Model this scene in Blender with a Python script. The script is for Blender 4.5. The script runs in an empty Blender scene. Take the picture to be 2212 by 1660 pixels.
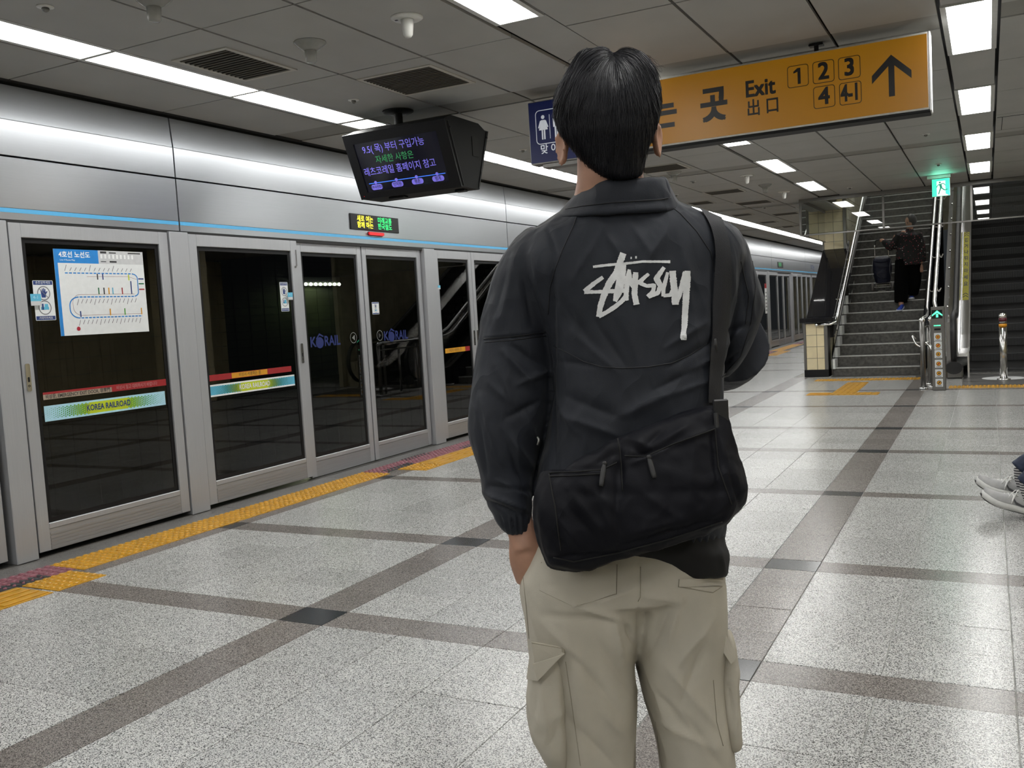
import bpy, bmesh, math, random
import numpy as np
from mathutils import Vector, Matrix, noise
from mathutils.bvhtree import BVHTree
random.seed(7); np.random.seed(7)
SC = bpy.context.scene
COL = SC.collection
# ------------------------------------------------------------------ camera, world, exposure
F_PX, CX, CY, CAM_H = 1997.27, 1106.0, 830.0, 1.30
# rows: camera right / up / back expressed on world X Y Z (X across the platform, Y along it, Z up)
RC = np.array([[0.8882048528894746, 0.4557647852816864, -0.05805686695581222],
               [0.01696431556043279, 0.09374359008771306, 0.9954518327448257],
               [0.4591343499468894, -0.8851500436731644, 0.07553177400433694]])
cam_data = bpy.data.cameras.new('camera'); cam = bpy.data.objects.new('camera', cam_data); COL.objects.link(cam)
Mw = Matrix(RC.T.tolist()).to_4x4(); Mw.translation = Vector((0, 0, CAM_H)); cam.matrix_world = Mw
cam_data.sensor_fit = 'HORIZONTAL'; cam_data.sensor_width = 36.0; cam_data.lens = 36.0 * F_PX / 2212.0
cam_data.clip_start = 0.05; cam_data.clip_end = 200
SC.camera = cam
world = bpy.data.worlds.new('world'); SC.world = world; world.use_nodes = True
world.node_tree.nodes['Background'].inputs[0].default_value = (0.5, 0.55, 0.6, 1)
world.node_tree.nodes['Background'].inputs[1].default_value = 0.02
SC.view_settings.view_transform = 'Standard'; SC.view_settings.look = 'None'
SC.view_settings.gamma = 1.0; SC.view_settings.use_curve_mapping = False
SC.view_settings.exposure = 1.0
LIGHT_E = 11.0        # emission of the lit ceiling diffusers
STRIP_E = 8.0
SC.cycles.use_denoising = True
SC.cycles.max_bounces = 7; SC.cycles.diffuse_bounces = 4; SC.cycles.glossy_bounces = 4
SC.cycles.transparent_max_bounces = 12; SC.cycles.sample_clamp_indirect = 6.0
SC.cycles.caustics_reflective = False; SC.cycles.caustics_refractive = False

# ------------------------------------------------------------------ materials
MATS = {}
def nodes_of(name):
    m = bpy.data.materials.new(name); m.use_nodes = True
    nt = m.node_tree; b = nt.nodes['Principled BSDF']
    MATS[name] = m
    return m, nt, b
def N(nt, t, **kw):
    n = nt.nodes.new(t)
    for k, v in kw.items():
        if k in n.inputs: n.inputs[k].default_value = v
        else: setattr(n, k, v)
    return n
def rgba(c): return (c[0], c[1], c[2], 1)
def ramp(nt, stops, interp='LINEAR'):
    r = nt.nodes.new('ShaderNodeValToRGB'); r.color_ramp.interpolation = interp
    e = r.color_ramp.elements
    while len(e) < len(stops): e.new(0.5)
    for el, (p, c) in zip(e, stops): el.position = p; el.color = rgba(c) if len(c) == 3 else c
    return r
def mat(name, color, rough=0.5, metal=0.0, spec=0.5, var=0.06, scale=30.0, bump=0.0, bscale=200.0, coat=0.0, sheen=0.0, emit=None, estr=0.0):
    """painted / moulded / woven surface: base colour with a slight procedural mottling, optional fine relief"""
    m, nt, b = nodes_of(name)
    tc = N(nt, 'ShaderNodeTexCoord'); no = N(nt, 'ShaderNodeTexNoise', Scale=scale, Detail=3.0)
    nt.links.new(tc.outputs['Object'], no.inputs['Vector'])
    lo = [max(0, c * (1 - var)) for c in color]; hi = [min(1, c * (1 + var)) for c in color]
    r = ramp(nt, [(0.3, lo), (0.7, hi)]); nt.links.new(no.outputs['Fac'], r.inputs[0])
    nt.links.new(r.outputs[0], b.inputs['Base Color'])
    b.inputs['Roughness'].default_value = rough; b.inputs['Metallic'].default_value = metal
    b.inputs['Specular IOR Level'].default_value = spec; b.inputs['Coat Weight'].default_value = coat
    b.inputs['Sheen Weight'].default_value = sheen
    if bump:
        n2 = N(nt, 'ShaderNodeTexNoise', Scale=bscale, Detail=2.0); nt.links.new(tc.outputs['Object'], n2.inputs['Vector'])
        bp = N(nt, 'ShaderNodeBump', Strength=bump, Distance=0.002); nt.links.new(n2.outputs['Fac'], bp.inputs['Height'])
        nt.links.new(bp.outputs[0], b.inputs['Normal'])
    if emit:
        b.inputs['Emission Color'].default_value = rgba(emit); b.inputs['Emission Strength'].default_value = estr
    return m
def emitter(name, color, strength):
    m, nt, b = nodes_of(name)
    b.inputs['Base Color'].default_value = rgba([c * 0.8 for c in color])
    b.inputs['Emission Color'].default_value = rgba(color); b.inputs['Emission Strength'].default_value = strength
    return m
def granite(name, stops, rough=0.25, scale=170.0):
    m, nt, b = nodes_of(name)
    g = N(nt, 'ShaderNodeNewGeometry'); oi = N(nt, 'ShaderNodeObjectInfo')
    n1 = N(nt, 'ShaderNodeTexNoise', Scale=scale, Detail=2.0, Roughness=0.6); nt.links.new(g.outputs['Position'], n1.inputs['Vector'])
    v = N(nt, 'ShaderNodeTexVoronoi', Scale=scale * 1.3); nt.links.new(g.outputs['Position'], v.inputs['Vector'])
    mx = N(nt, 'ShaderNodeMath', operation='MULTIPLY_ADD'); mx.inputs[1].default_value = 0.45
    sp = N(nt, 'ShaderNodeSeparateColor'); nt.links.new(v.outputs['Color'], sp.inputs[0])
    nt.links.new(sp.outputs[0], mx.inputs[0]); 
    m2 = N(nt, 'ShaderNodeMath', operation='MULTIPLY'); m2.inputs[1].default_value = 0.62
    nt.links.new(n1.outputs['Fac'], m2.inputs[0]); nt.links.new(m2.outputs[0], mx.inputs[2])
    r = ramp(nt, stops); nt.links.new(mx.outputs[0], r.inputs[0])
    # each slab a touch lighter or darker, with broad faint staining
    n3 = N(nt, 'ShaderNodeTexNoise', Scale=1.1, Detail=1.5); nt.links.new(g.outputs['Position'], n3.inputs['Vector'])
    a = N(nt, 'ShaderNodeMath', operation='MULTIPLY_ADD'); a.inputs[1].default_value = 0.16; a.inputs[2].default_value = 0.80
    nt.links.new(oi.outputs['Random'], a.inputs[0])
    a2 = N(nt, 'ShaderNodeMath', operation='MULTIPLY_ADD'); a2.inputs[1].default_value = 0.16
    nt.links.new(n3.outputs['Fac'], a2.inputs[0]); nt.links.new(a.outputs[0], a2.inputs[2])
    mu = N(nt, 'ShaderNodeVectorMath', operation='SCALE'); nt.links.new(r.outputs[0], mu.inputs[0]); nt.links.new(a2.outputs[0], mu.inputs['Scale'])
    nt.links.new(mu.outputs[0], b.inputs['Base Color'])
    b.inputs['Roughness'].default_value = rough
    b.inputs['Specular IOR Level'].default_value = 0.6
    return m
def brushed(name, color, rough=0.3, metal=0.9, axis=1, streak=0.10):
    m, nt, b = nodes_of(name)
    tc = N(nt, 'ShaderNodeTexCoord'); mp = N(nt, 'ShaderNodeMapping'); s = [400, 400, 400]; s[axis] = 3
    mp.inputs['Scale'].default_value = s; nt.links.new(tc.outputs['Object'], mp.inputs['Vector'])
    no = N(nt, 'ShaderNodeTexNoise', Scale=1.0, Detail=2.0); nt.links.new(mp.outputs[0], no.inputs['Vector'])
    r = ramp(nt, [(0.25, [c * (1 - streak) for c in color]), (0.75, [min(1, c * (1 + streak)) for c in color])])
    nt.links.new(no.outputs['Fac'], r.inputs[0]); nt.links.new(r.outputs[0], b.inputs['Base Color'])
    n2 = N(nt, 'ShaderNodeTexNoise', Scale=2.5, Detail=3.0); nt.links.new(tc.outputs['Object'], n2.inputs['Vector'])
    b.inputs['Roughness'].default_value = rough
    b.inputs['Metallic'].default_value = metal
    return m
def glass(name, tint=0.45, refl=1.0, rough=0.0, color=(1, 1, 1)):
    m = bpy.data.materials.new(name); m.use_nodes = True; nt = m.node_tree; nt.nodes.clear(); MATS[name] = m
    out = N(nt, 'ShaderNodeOutputMaterial'); mix = N(nt, 'ShaderNodeMixShader')
    tr = N(nt, 'ShaderNodeBsdfTransparent'); tr.inputs[0].default_value = rgba([tint * c for c in color])
    gl = N(nt, 'ShaderNodeBsdfGlossy'); gl.inputs['Roughness'].default_value = rough
    fr = N(nt, 'ShaderNodeFresnel', IOR=1.5); ma = N(nt, 'ShaderNodeMath', operation='MULTIPLY'); ma.inputs[1].default_value = refl
    ma.use_clamp = True
    geo = N(nt, 'ShaderNodeNewGeometry'); inv = N(nt, 'ShaderNodeMath', operation='SUBTRACT'); inv.inputs[0].default_value = 1.0
    m3 = N(nt, 'ShaderNodeMath', operation='MULTIPLY'); nt.links.new(geo.outputs['Backfacing'], inv.inputs[1]); nt.links.new(fr.outputs[0], m3.inputs[0]); nt.links.new(inv.outputs[0], m3.inputs[1])
    nt.links.new(m3.outputs[0], ma.inputs[0]); nt.links.new(ma.outputs[0], mix.inputs[0])
    nt.links.new(tr.outputs[0], mix.inputs[1]); nt.links.new(gl.outputs[0], mix.inputs[2]); nt.links.new(mix.outputs[0], out.inputs[0])
    return m

# ------------------------------------------------------------------ geometry helpers: a geo is (verts, faces)
def join(*gs):
    V, Fc = [], []
    for g in gs:
        o = len(V); V += list(g[0]); Fc += [[i + o for i in f] for f in g[1]]
    return V, Fc
def box(x0, x1, y0, y1, z0, z1):
    v = [(x0, y0, z0), (x1, y0, z0), (x1, y1, z0), (x0, y1, z0), (x0, y0, z1), (x1, y0, z1), (x1, y1, z1), (x0, y1, z1)]
    return v, [[0, 3, 2, 1], [4, 5, 6, 7], [0, 1, 5, 4], [1, 2, 6, 5], [2, 3, 7, 6], [3, 0, 4, 7]]
def bbox(x0, x1, y0, y1, z0, z1, b=0.003):
    """box with chamfered edges"""
    bm = bmesh.new(); v, f = box(x0, x1, y0, y1, z0, z1); vs = [bm.verts.new(p) for p in v]
    for q in f: bm.faces.new([vs[i] for i in q])
    bmesh.ops.bevel(bm, geom=list(bm.edges), offset=b, segments=1, affect='EDGES', profile=0.7)
    bm.verts.index_update(); g = ([tuple(p.co) for p in bm.verts], [[q.index for q in fc.verts] for fc in bm.faces]); bm.free()
    return g
def orient(d):
    d = Vector(d).normalized(); a = Vector((0, 0, 1)) if abs(d.z) < 0.9 else Vector((1, 0, 0))
    u = d.cross(a).normalized(); return u, d.cross(u).normalized()
def catmull(P, k):
    P = [Vector(p) for p in P]; out = []
    for i in range(len(P) - 1):
        p0 = P[max(i - 1, 0)]; p1 = P[i]; p2 = P[i + 1]; p3 = P[min(i + 2, len(P) - 1)]
        for j in range(k):
            t = j / k
            out.append(0.5 * ((2 * p1) + (p2 - p0) * t + (2 * p0 - 5 * p1 + 4 * p2 - p3) * t * t + (3 * p1 - p0 - 3 * p2 + p3) * t ** 3))
    out.append(P[-1]); return out
def tube(P, R, n=10, k=1, cap=True, flat=None):
    """tube through points P, radius R (number or list); k>1 smooths; flat=(vector, factor) squashes it along a vector"""
    if not hasattr(R, '__len__'): R = [R] * len(P)
    if k > 1:
        Q = catmull([Vector((*p, )) for p in P], k); rr = catmull([Vector((r, 0, 0)) for r in R], k); P, R = Q, [r.x for r in rr]
    P = [Vector(p) for p in P]; V, Fc = [], []; u = None
    for i, p in enumerate(P):
        d = (P[min(i + 1, len(P) - 1)] - P[max(i - 1, 0)])
        if d.length < 1e-9: d = Vector((0, 0, 1))
        d.normalize()
        if u is None: u, _ = orient(d)
        u = (u - d * u.dot(d)).normalized(); w = d.cross(u)
        for j in range(n):
            a = 2 * math.pi * j / n; off = (u * math.cos(a) + w * math.sin(a)) * R[i]
            if flat: fv = Vector(flat[0]).normalized(); off -= fv * off.dot(fv) * (1 - flat[1])
            V.append(tuple(p + off))
    for i in range(len(P) - 1):
        for j in range(n):
            a = i * n + j; b = i * n + (j + 1) % n; Fc.append([a, b, b + n, a + n])
    if cap: Fc.append(list(range(n))[::-1]); Fc.append(list(range((len(P) - 1) * n, len(P) * n)))
    return V, Fc
def lathe(prof, c=(0, 0, 0), n=20):
    V, Fc = [], []
    for r, z in prof:
        for j in range(n):
            a = 2 * math.pi * j / n; V.append((c[0] + r * math.cos(a), c[1] + r * math.sin(a), c[2] + z))
    for i in range(len(prof) - 1):
        for j in range(n):
            a = i * n + j; b = i * n + (j + 1) % n; Fc.append([a, b, b + n, a + n])
    Fc.append(list(range(n))[::-1]); Fc.append(list(range((len(prof) - 1) * n, len(prof) * n)))
    return V, Fc
def ball(c, r, n=14, m=9, s=(1, 1, 1)):
    V, Fc = [], []
    for i in range(1, m):
        t = math.pi * i / m
        for j in range(n):
            a = 2 * math.pi * j / n; V.append((c[0] + r * s[0] * math.sin(t) * math.cos(a), c[1] + r * s[1] * math.sin(t) * math.sin(a), c[2] + r * s[2] * math.cos(t)))
    V.append((c[0], c[1], c[2] + r * s[2])); V.append((c[0], c[1], c[2] - r * s[2])); T = len(V) - 2
    for i in range(m - 2):
        for j in range(n):
            a = i * n + j; b = i * n + (j + 1) % n; Fc.append([a, a + n, b + n, b])
    for j in range(n): Fc.append([T, j, (j + 1) % n]); Fc.append([T + 1, (m - 2) * n + (j + 1) % n, (m - 2) * n + j])
    return V, Fc
def prism(poly, o, ux, uy, un, t):
    """flat polygon (2D points) standing at o on axes ux, uy, thickness t along un"""
    o, ux, uy, un = Vector(o), Vector(ux), Vector(uy), Vector(un); n = len(poly)
    V = [tuple(o + ux * p[0] + uy * p[1]) for p in poly] + [tuple(o + ux * p[0] + uy * p[1] + un * t) for p in poly]
    Fc = [list(range(n))[::-1], list(range(n, 2 * n))] + [[i, (i + 1) % n, (i + 1) % n + n, i + n] for i in range(n)]
    return V, Fc
def moved(g, d): return [(v[0] + d[0], v[1] + d[1], v[2] + d[2]) for v in g[0]], g[1]
def xform(g, M): return [tuple(M @ Vector(v)) for v in g[0]], g[1]
def make_mesh(name, g, m=None, smooth=False):
    me = bpy.data.meshes.new(name); me.from_pydata([tuple(v) for v in g[0]], [], g[1])
    if m: me.materials.append(m)
    if smooth: me.shade_smooth()
    return me
def fix_normals(me):
    bm = bmesh.new(); bm.from_mesh(me); bmesh.ops.recalc_face_normals(bm, faces=bm.faces); bm.to_mesh(me); bm.free()
def origin_of(o):
    p = Vector((0, 0, 0))
    while o is not None: p += o.location; o = o.parent
    return p
def put(name, data, parent=None, loc=(0, 0, 0)):
    o = bpy.data.objects.new(name, data); COL.objects.link(o); o.location = loc
    if parent is not None: o.parent = parent
    return o
def part(name, g, m, parent=None, smooth=False, label=None, kind=None, loc=None):
    """world-space geometry becomes one mesh object; vertices are kept relative to its own origin"""
    base = origin_of(parent)
    if loc is None: loc = base if parent is not None else Vector(np.mean(np.array(g[0]), axis=0).tolist())
    loc = Vector(loc)
    me = make_mesh(name, (([(v[0] - loc[0], v[1] - loc[1], v[2] - loc[2]) for v in g[0]]), g[1]), m, smooth)
    fix_normals(me)
    o = put(name, me, parent, loc - base)
    if label: o['label'] = label
    if kind: o['kind'] = kind
    return o
def tag(o, label, cat, group=None, kind=None):
    o['label'] = label
    if cat: o['category'] = cat
    if group: o['group'] = group
    if kind: o['kind'] = kind
    return o
def thing(name, label, cat, loc, group=None):
    o = put(name, None, None, loc); return tag(o, label, cat, group)
def struct(name, g=None, m=None, loc=(0, 0, 0), label=None):
    o = put(name, None, None, loc) if g is None else part(name, g, m)
    o['kind'] = 'structure'
    if label: o['label'] = label
    return o
def copy_tree(o, loc=None, parent=None):
    c = o.copy(); COL.objects.link(c); c.parent = parent
    if loc is not None: c.location = loc
    for ch in list(o.children): copy_tree(ch, None, c)
    return c
def text_geo(s, size, o, ux, uy, un, bold=0.0, align='LEFT', depth=0.0006, squash=1.0, spacing=1.0, res=3, vert=False):
    cu = bpy.data.curves.new('t', 'FONT'); cu.body = s; cu.size = size; cu.align_x = align; cu.align_y = 'CENTER'
    cu.offset = bold; cu.resolution_u = res; cu.extrude = 0; cu.fill_mode = 'FRONT'; cu.space_character = spacing
    ob = bpy.data.objects.new('t', cu); COL.objects.link(ob)
    dg = bpy.context.evaluated_depsgraph_get(); me = bpy.data.meshes.new_from_object(ob.evaluated_get(dg))
    o, ux, uy, un = Vector(o), Vector(ux), Vector(uy), Vector(un)
    V = [tuple(o + ux * v.co.x * squash + uy * v.co.y + un * depth) for v in me.vertices]; Fc = [list(p.vertices) for p in me.polygons]
    bpy.data.objects.remove(ob); bpy.data.curves.remove(cu); bpy.data.meshes.remove(me)
    return V, Fc
def rrect(w, h, r, n=5):
    P = []
    for cx, cy, a0 in ((w / 2 - r, h / 2 - r, 0), (-w / 2 + r, h / 2 - r, 90), (-w / 2 + r, -h / 2 + r, 180), (w / 2 - r, -h / 2 + r, 270)):
        for i in range(n + 1):
            a = math.radians(a0 + 90 * i / n); P.append((cx + r * math.cos(a), cy + r * math.sin(a)))
    return P
def ring2(outer, inner, o, ux, uy, un, t=0.0006):
    o, ux, uy, un = Vector(o), Vector(ux), Vector(uy), Vector(un); n = len(outer)
    V = [tuple(o + ux * p[0] + uy * p[1] + un * t) for p in outer] + [tuple(o + ux * p[0] + uy * p[1] + un * t) for p in inner]
    return V, [[i, (i + 1) % n, (i + 1) % n + n, i + n] for i in range(n)]
def circ(r, n=24): return [(r * math.cos(2 * math.pi * i / n), r * math.sin(2 * math.pi * i / n)) for i in range(n)]
def flat(poly, o, ux, uy, un, t=0.0006):
    o, ux, uy, un = Vector(o), Vector(ux), Vector(uy), Vector(un)
    return [tuple(o + ux * p[0] + uy * p[1] + un * t) for p in poly], [list(range(len(poly)))]
def seg(x0, y0, x1, y1, w):
    d = math.hypot(x1 - x0, y1 - y0) or 1e-9; nx, ny = -(y1 - y0) / d * w / 2, (x1 - x0) / d * w / 2
    return [(x0 - nx, y0 - ny), (x1 - nx, y1 - ny), (x1 + nx, y1 + ny), (x0 + nx, y0 + ny)]
def U(px, py, d):
    """measured point: photograph pixel and distance in front of the lens -> metres in the scene"""
    c = np.array([(px - CX) / F_PX * d, -(py - CY) / F_PX * d, -d]); w = RC.T @ c
    return Vector((w[0], w[1], w[2] + CAM_H))
def to_px(V):
    c = (np.asarray(V) - np.array([0, 0, CAM_H])) @ RC.T
    return CX + c[:, 0] / -c[:, 2] * F_PX, CY - c[:, 1] / -c[:, 2] * F_PX, -c[:, 2]
XP, YP, ZP = Vector((1, 0, 0)), Vector((0, 1, 0)), Vector((0, 0, 1))
# ------------------------------------------------------------------ the palette
M_LT = granite('light_granite', [(0.33, (.02, .02, .021)), (0.40, (.12, .12, .116)), (0.47, (.34, .34, .33)), (0.62, (.58, .58, .562))], 0.25, 240.0)
M_BT = granite('brown_granite', [(0.28, (.03, .026, .024)), (0.42, (.10, .088, .080)), (0.56, (.19, .17, .155)), (0.70, (.30, .275, .255))], 0.25, 240.0)
M_KT = granite('black_granite', [(0.3, (.010, .012, .014)), (0.7, (.03, .034, .038))], 0.2)
M_DT = granite('kerb_granite', [(0.3, (.05, .048, .045)), (0.5, (.13, .125, .12)), (0.7, (.22, .21, .2))], 0.35)
M_GROUT = mat('grout', (.5, .5, .48), 0.8, var=.35, scale=9)
M_YEL = mat('tactile_yellow', (.50, .26, .018), 0.32, var=.12, scale=14)
M_PINK = mat('tactile_pink', (.23, .085, .105), 0.4, var=.12, scale=14)
M_DKT = mat('tactile_black', (.022, .024, .026), 0.5, var=.2)
M_CEIL = mat('ceiling_panel_paint', (.40, .397, .38), 0.55, var=.05, scale=2.2, spec=.35)
M_CSTR = mat('ceiling_strip_paint', (.25, .242, .22), 0.55, var=.05, scale=3)
M_GAP = mat('dark_gap', (.012, .012, .012), 0.8)
M_ALU = brushed('anodised_aluminium', (.43, .44, .46), .42, .55, axis=2, streak=.05)
M_KICK = brushed('ribbed_kick_plate', (.36, .37, .385), .38, .6, axis=1, streak=.1)
M_HEAD = brushed('header_panel_metal', (.43, .45, .475), .28, .75, axis=1, streak=.03)
M_BLUE = mat('stripe_blue', (.09, .38, .66), .35, var=.03)
M_STEEL = brushed('stainless_steel', (.62, .61, .59), .20, 1.0, axis=2, streak=.12)
M_STEELD = brushed('dull_stainless_steel', (.20, .195, .185), .33, .9, axis=2, streak=.1)
M_CHROME = brushed('polished_steel', (.92, .92, .92), .16, 1.0, axis=2, streak=.04)
M_RUB = mat('black_rubber', (.012, .012, .013), .5)
M_BLK = mat('black_enamel', (.006, .006, .007), .4, spec=.3)
M_GLS = glass('door_glass', tint=.40, refl=1.5, color=(.95, 1, .97))
M_SGL = glass('smoke_barrier_glass', tint=.96, refl=3.0, color=(.97, 1, .98))
M_DIF = emitter('light_diffuser', (1.0, .995, .97), LIGHT_E)
M_DIF2 = emitter('light_strip_diffuser', (1.0, .995, .97), STRIP_E)
M_DIF3 = emitter('added_shaft_diffuser', (1.0, .99, .96), 4.0)
M_LFR = mat('light_frame_white', (.62, .62, .60), .4)
M_WHT = mat('white_print', (.75, .76, .76), .5)
M_PAPER = mat('white_paper', (.66, .68, .68), .55, var=.03)
M_NAVY = mat('navy_print', (.010, .035, .16), .45)
M_CYAN = mat('cyan_print', (.10, .42, .60), .5)
M_SKYB = mat('map_blue', (.01, .20, .56), .5)
M_LGREY = mat('light_grey_print', (.50, .51, .52), .5)
M_INK = mat('dark_ink', (.02, .02, .022), .5)
M_RED = mat('red_print', (.30, .012, .016), .45)
M_CRIM = mat('crimson_ink', (.35, .01, .03), .5)
M_GRN = mat('green_print', (.05, .30, .03), .5)
M_DGRN = mat('dark_green_print', (.0, .12, .04), .5)
M_LIME = mat('lime_print', (.50, .60, .01), .5)
M_ORG = mat('orange_print', (.60, .28, .01), .5)
M_GREYL = mat('grey_ink', (.17, .17, .18), .5)
M_ICE = mat('pale_blue_print', (.40, .66, .78), .5)
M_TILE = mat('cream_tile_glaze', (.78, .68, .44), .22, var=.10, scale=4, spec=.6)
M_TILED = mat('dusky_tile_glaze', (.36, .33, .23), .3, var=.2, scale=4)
M_TUN = mat('tunnel_wall_tile', (.035, .036, .030), .45, var=.3, scale=3)
M_BSTN = mat('black_granite_coping', (.014, .014, .016), .06, var=.3, scale=60, coat=.4)
M_STEP = mat('stair_stone', (.085, .082, .074), .55, var=.4, scale=22)
M_TREAD = mat('stair_tread_stone', (.07, .068, .062), .5, var=.3, scale=22)
M_NOSE = mat('nosing_metal', (.55, .56, .55), .35, metal=.3, var=.1)
M_WPNT = mat('white_stringer', (.75, .77, .75), .35)
M_ESC = mat('escalator_step_metal', (.004, .0045, .005), .5, metal=.3)
M_ESCG = mat('escalator_cleat_metal', (.075, .077, .082), .4, metal=.7)
M_ESCD = mat('escalator_shade_and_underside', (.004, .004, .004), .7)
M_SIGNY = mat('sign_amber', (.145, .060, .002), .35, var=.05, scale=5, emit=(.9, .40, .008), estr=0.08)
M_SIGNB = mat('sign_blue', (.002, .005, .045), .35, emit=(.003, .012, .12), estr=0.08)
M_SIGNW = mat('sign_white', (.7, .72, .75), .4, emit=(.7, .75, .85), estr=0.125)
M_SIGNK = mat('sign_black', (.008, .008, .009), .4)
M_EXG = emitter('exit_green', (.05, .72, .42), 0.65)
M_EXW = emitter('exit_white', (.75, 1, .9), 0.8)
M_EXK = mat('exit_figure_green', (.02, .30, .18), .4, emit=(.01, .3, .2), estr=0.2)
M_LEDG = emitter('led_green', (.10, .9, .45), 0.75)
M_LEDY = emitter('led_yellow', (1.0, .85, .03), 0.8)
M_LEDR = emitter('lamp_red', (.62, .01, .015), 0.25)
M_LEDN = emitter('led_bright_green', (.02, .85, .18), 0.65)
M_SCR = mat('screen_off_black', (.006, .006, .008), .12, emit=(.02, .02, .05), estr=0.06)
M_TVP = emitter('screen_violet', (.20, .17, .75), 0.26)
M_TVG = emitter('screen_green', (.03, .25, .08), 0.3)
M_TVB = emitter('screen_blue_line', (.05, .18, .9), 0.4)
M_TVC = mat('monitor_casing', (.007, .0075, .0075), .6, spec=.25)
M_TUNL = emitter('tunnel_led', (.95, 1, .75), 60)
M_KORL = mat('deep_blue_transfer', (.004, .014, .11), .5, emit=(.0, .002, .02), estr=0.06)
M_HAIRC = mat('hair_underlayer', (.004, .004, .006), .9, spec=.1)
M_TRANS = mat('grey_transfer', (.16, .17, .16), .5)
M_VENT = mat('vent_frame_paint', (.50, .48, .43), .5)
M_VENTK = mat('vent_slat_brown', (.10, .09, .075), .6)
M_PLAS = mat('white_plastic', (.66, .66, .63), .3)
M_CLRP = mat('translucent_plastic', (.42, .42, .40), .2)
MATS['translucent_plastic'].node_tree.nodes['Principled BSDF'].inputs['Alpha'].default_value = .6
M_YSTK = mat('yellow_sticker', (.66, .60, .02), .5)
M_ORBAND = mat('orange_reflector', (.75, .33, .02), .35)
M_REDB = mat('red_reflector', (.10, .01, .02), .3)
# people
M_SKIN = mat('skin', (.40, .22, .15), .5, var=.08, scale=40, spec=.4)
MATS['skin'].node_tree.nodes['Principled BSDF'].inputs['Subsurface Weight'].default_value = .0
M_HAIR = mat('black_hair', (.0075, .0075, .011), .46, spec=.38)
M_JKT = mat('navy_nylon', (.014, .0165, .0235), .68, var=.10, scale=6, spec=.30, bump=.12, bscale=600, sheen=.05)
M_LOGO = mat('white_screen_print', (.66, .67, .68), .5, var=.08, scale=60)
M_SEAM = mat('jacket_seam', (.004, .0045, .007), .6)
M_BAG = mat('black_nylon', (.0034, .0037, .0065), .62, var=.15, scale=9, spec=.16, bump=.1, bscale=700)
M_STRAP = mat('black_webbing', (.004, .0045, .008), .65, bump=.3, bscale=500)
M_SHIRT = mat('black_cotton', (.0035, .0035, .0035), .85)
M_PANT = mat('beige_twill', (.46, .428, .358), .82, var=.05, scale=18, spec=.25, bump=.15, bscale=900)
M_PSEAM = mat('trouser_seam', (.30, .27, .21), .8)
M_JEAN = mat('dark_denim', (.012, .02, .045), .75, var=.3, scale=60)
M_SOCKW = mat('sock_white', (.5, .49, .48), .8); M_SOCKK = mat('sock_black', (.03, .03, .035), .8)
M_KNIT = mat('grey_knit_upper', (.42, .42, .42), .75, var=.12, scale=25, bump=.3, bscale=400)
M_SOLE = mat('white_foam_sole', (.62, .62, .60), .5); M_SOLEK = mat('black_rubber_sole', (.02, .02, .02), .6)
M_LACE = mat('white_laces', (.75, .75, .73), .7); M_SWSH = mat('dark_grey_mark', (.07, .07, .075), .5)
M_SNB = mat('blue_trainer', (.02, .06, .40), .5, var=.2); M_SNW = mat('white_trainer_panel', (.6, .62, .68), .5)
M_CART = mat('navy_cart_fabric', (.003, .005, .02), .6, var=.2); M_TYRE = mat('grey_wheel', (.16, .15, .14), .6)
M_TROUS = mat('black_trousers', (.0012, .0012, .0012), .95, spec=.1)
def crumple(name, scale, dist, stretch=(1, 1, .6)):
    # shallow sharp creases worked into the cloth on top of the modelled folds
    m = MATS[name]; nt = m.node_tree; b = nt.nodes['Principled BSDF']; tc = N(nt, 'ShaderNodeTexCoord'); mp = N(nt, 'ShaderNodeMapping'); mp.inputs['Scale'].default_value = stretch
    nt.links.new(tc.outputs['Object'], mp.inputs['Vector'])
    n0 = N(nt, 'ShaderNodeTexNoise', Scale=scale * .5, Detail=1.0); nt.links.new(mp.outputs[0], n0.inputs['Vector'])
    ad = N(nt, 'ShaderNodeVectorMath', operation='MULTIPLY_ADD'); ad.inputs[1].default_value = (.12, .12, .12); nt.links.new(n0.outputs['Color'], ad.inputs[0]); nt.links.new(mp.outputs[0], ad.inputs[2])
    n1 = N(nt, 'ShaderNodeTexNoise', Scale=scale, Detail=2.0, Roughness=.45); nt.links.new(ad.outputs[0], n1.inputs['Vector'])
    s = N(nt, 'ShaderNodeMath', operation='SUBTRACT'); s.inputs[1].default_value = .5; nt.links.new(n1.outputs['Fac'], s.inputs[0])
    a = N(nt, 'ShaderNodeMath', operation='ABSOLUTE'); nt.links.new(s.outputs[0], a.inputs[0])
    r = ramp(nt, [(0.0, (1, 1, 1)), (.09, (.25, .25, .25)), (.22, (0, 0, 0))]); nt.links.new(a.outputs[0], r.inputs[0])
    bp = N(nt, 'ShaderNodeBump', Strength=.8, Distance=dist); nt.links.new(r.outputs[0], bp.inputs['Height'])
    old = next((l.from_socket for l in nt.links if l.to_socket == b.inputs['Normal']), None)
    if old: nt.links.new(old, bp.inputs['Normal'])
    nt.links.new(bp.outputs[0], b.inputs['Normal'])
crumple('navy_nylon', 9.0, .0035); crumple('black_nylon', 8.0, .003); crumple('beige_twill', 5.0, .0015)
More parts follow.
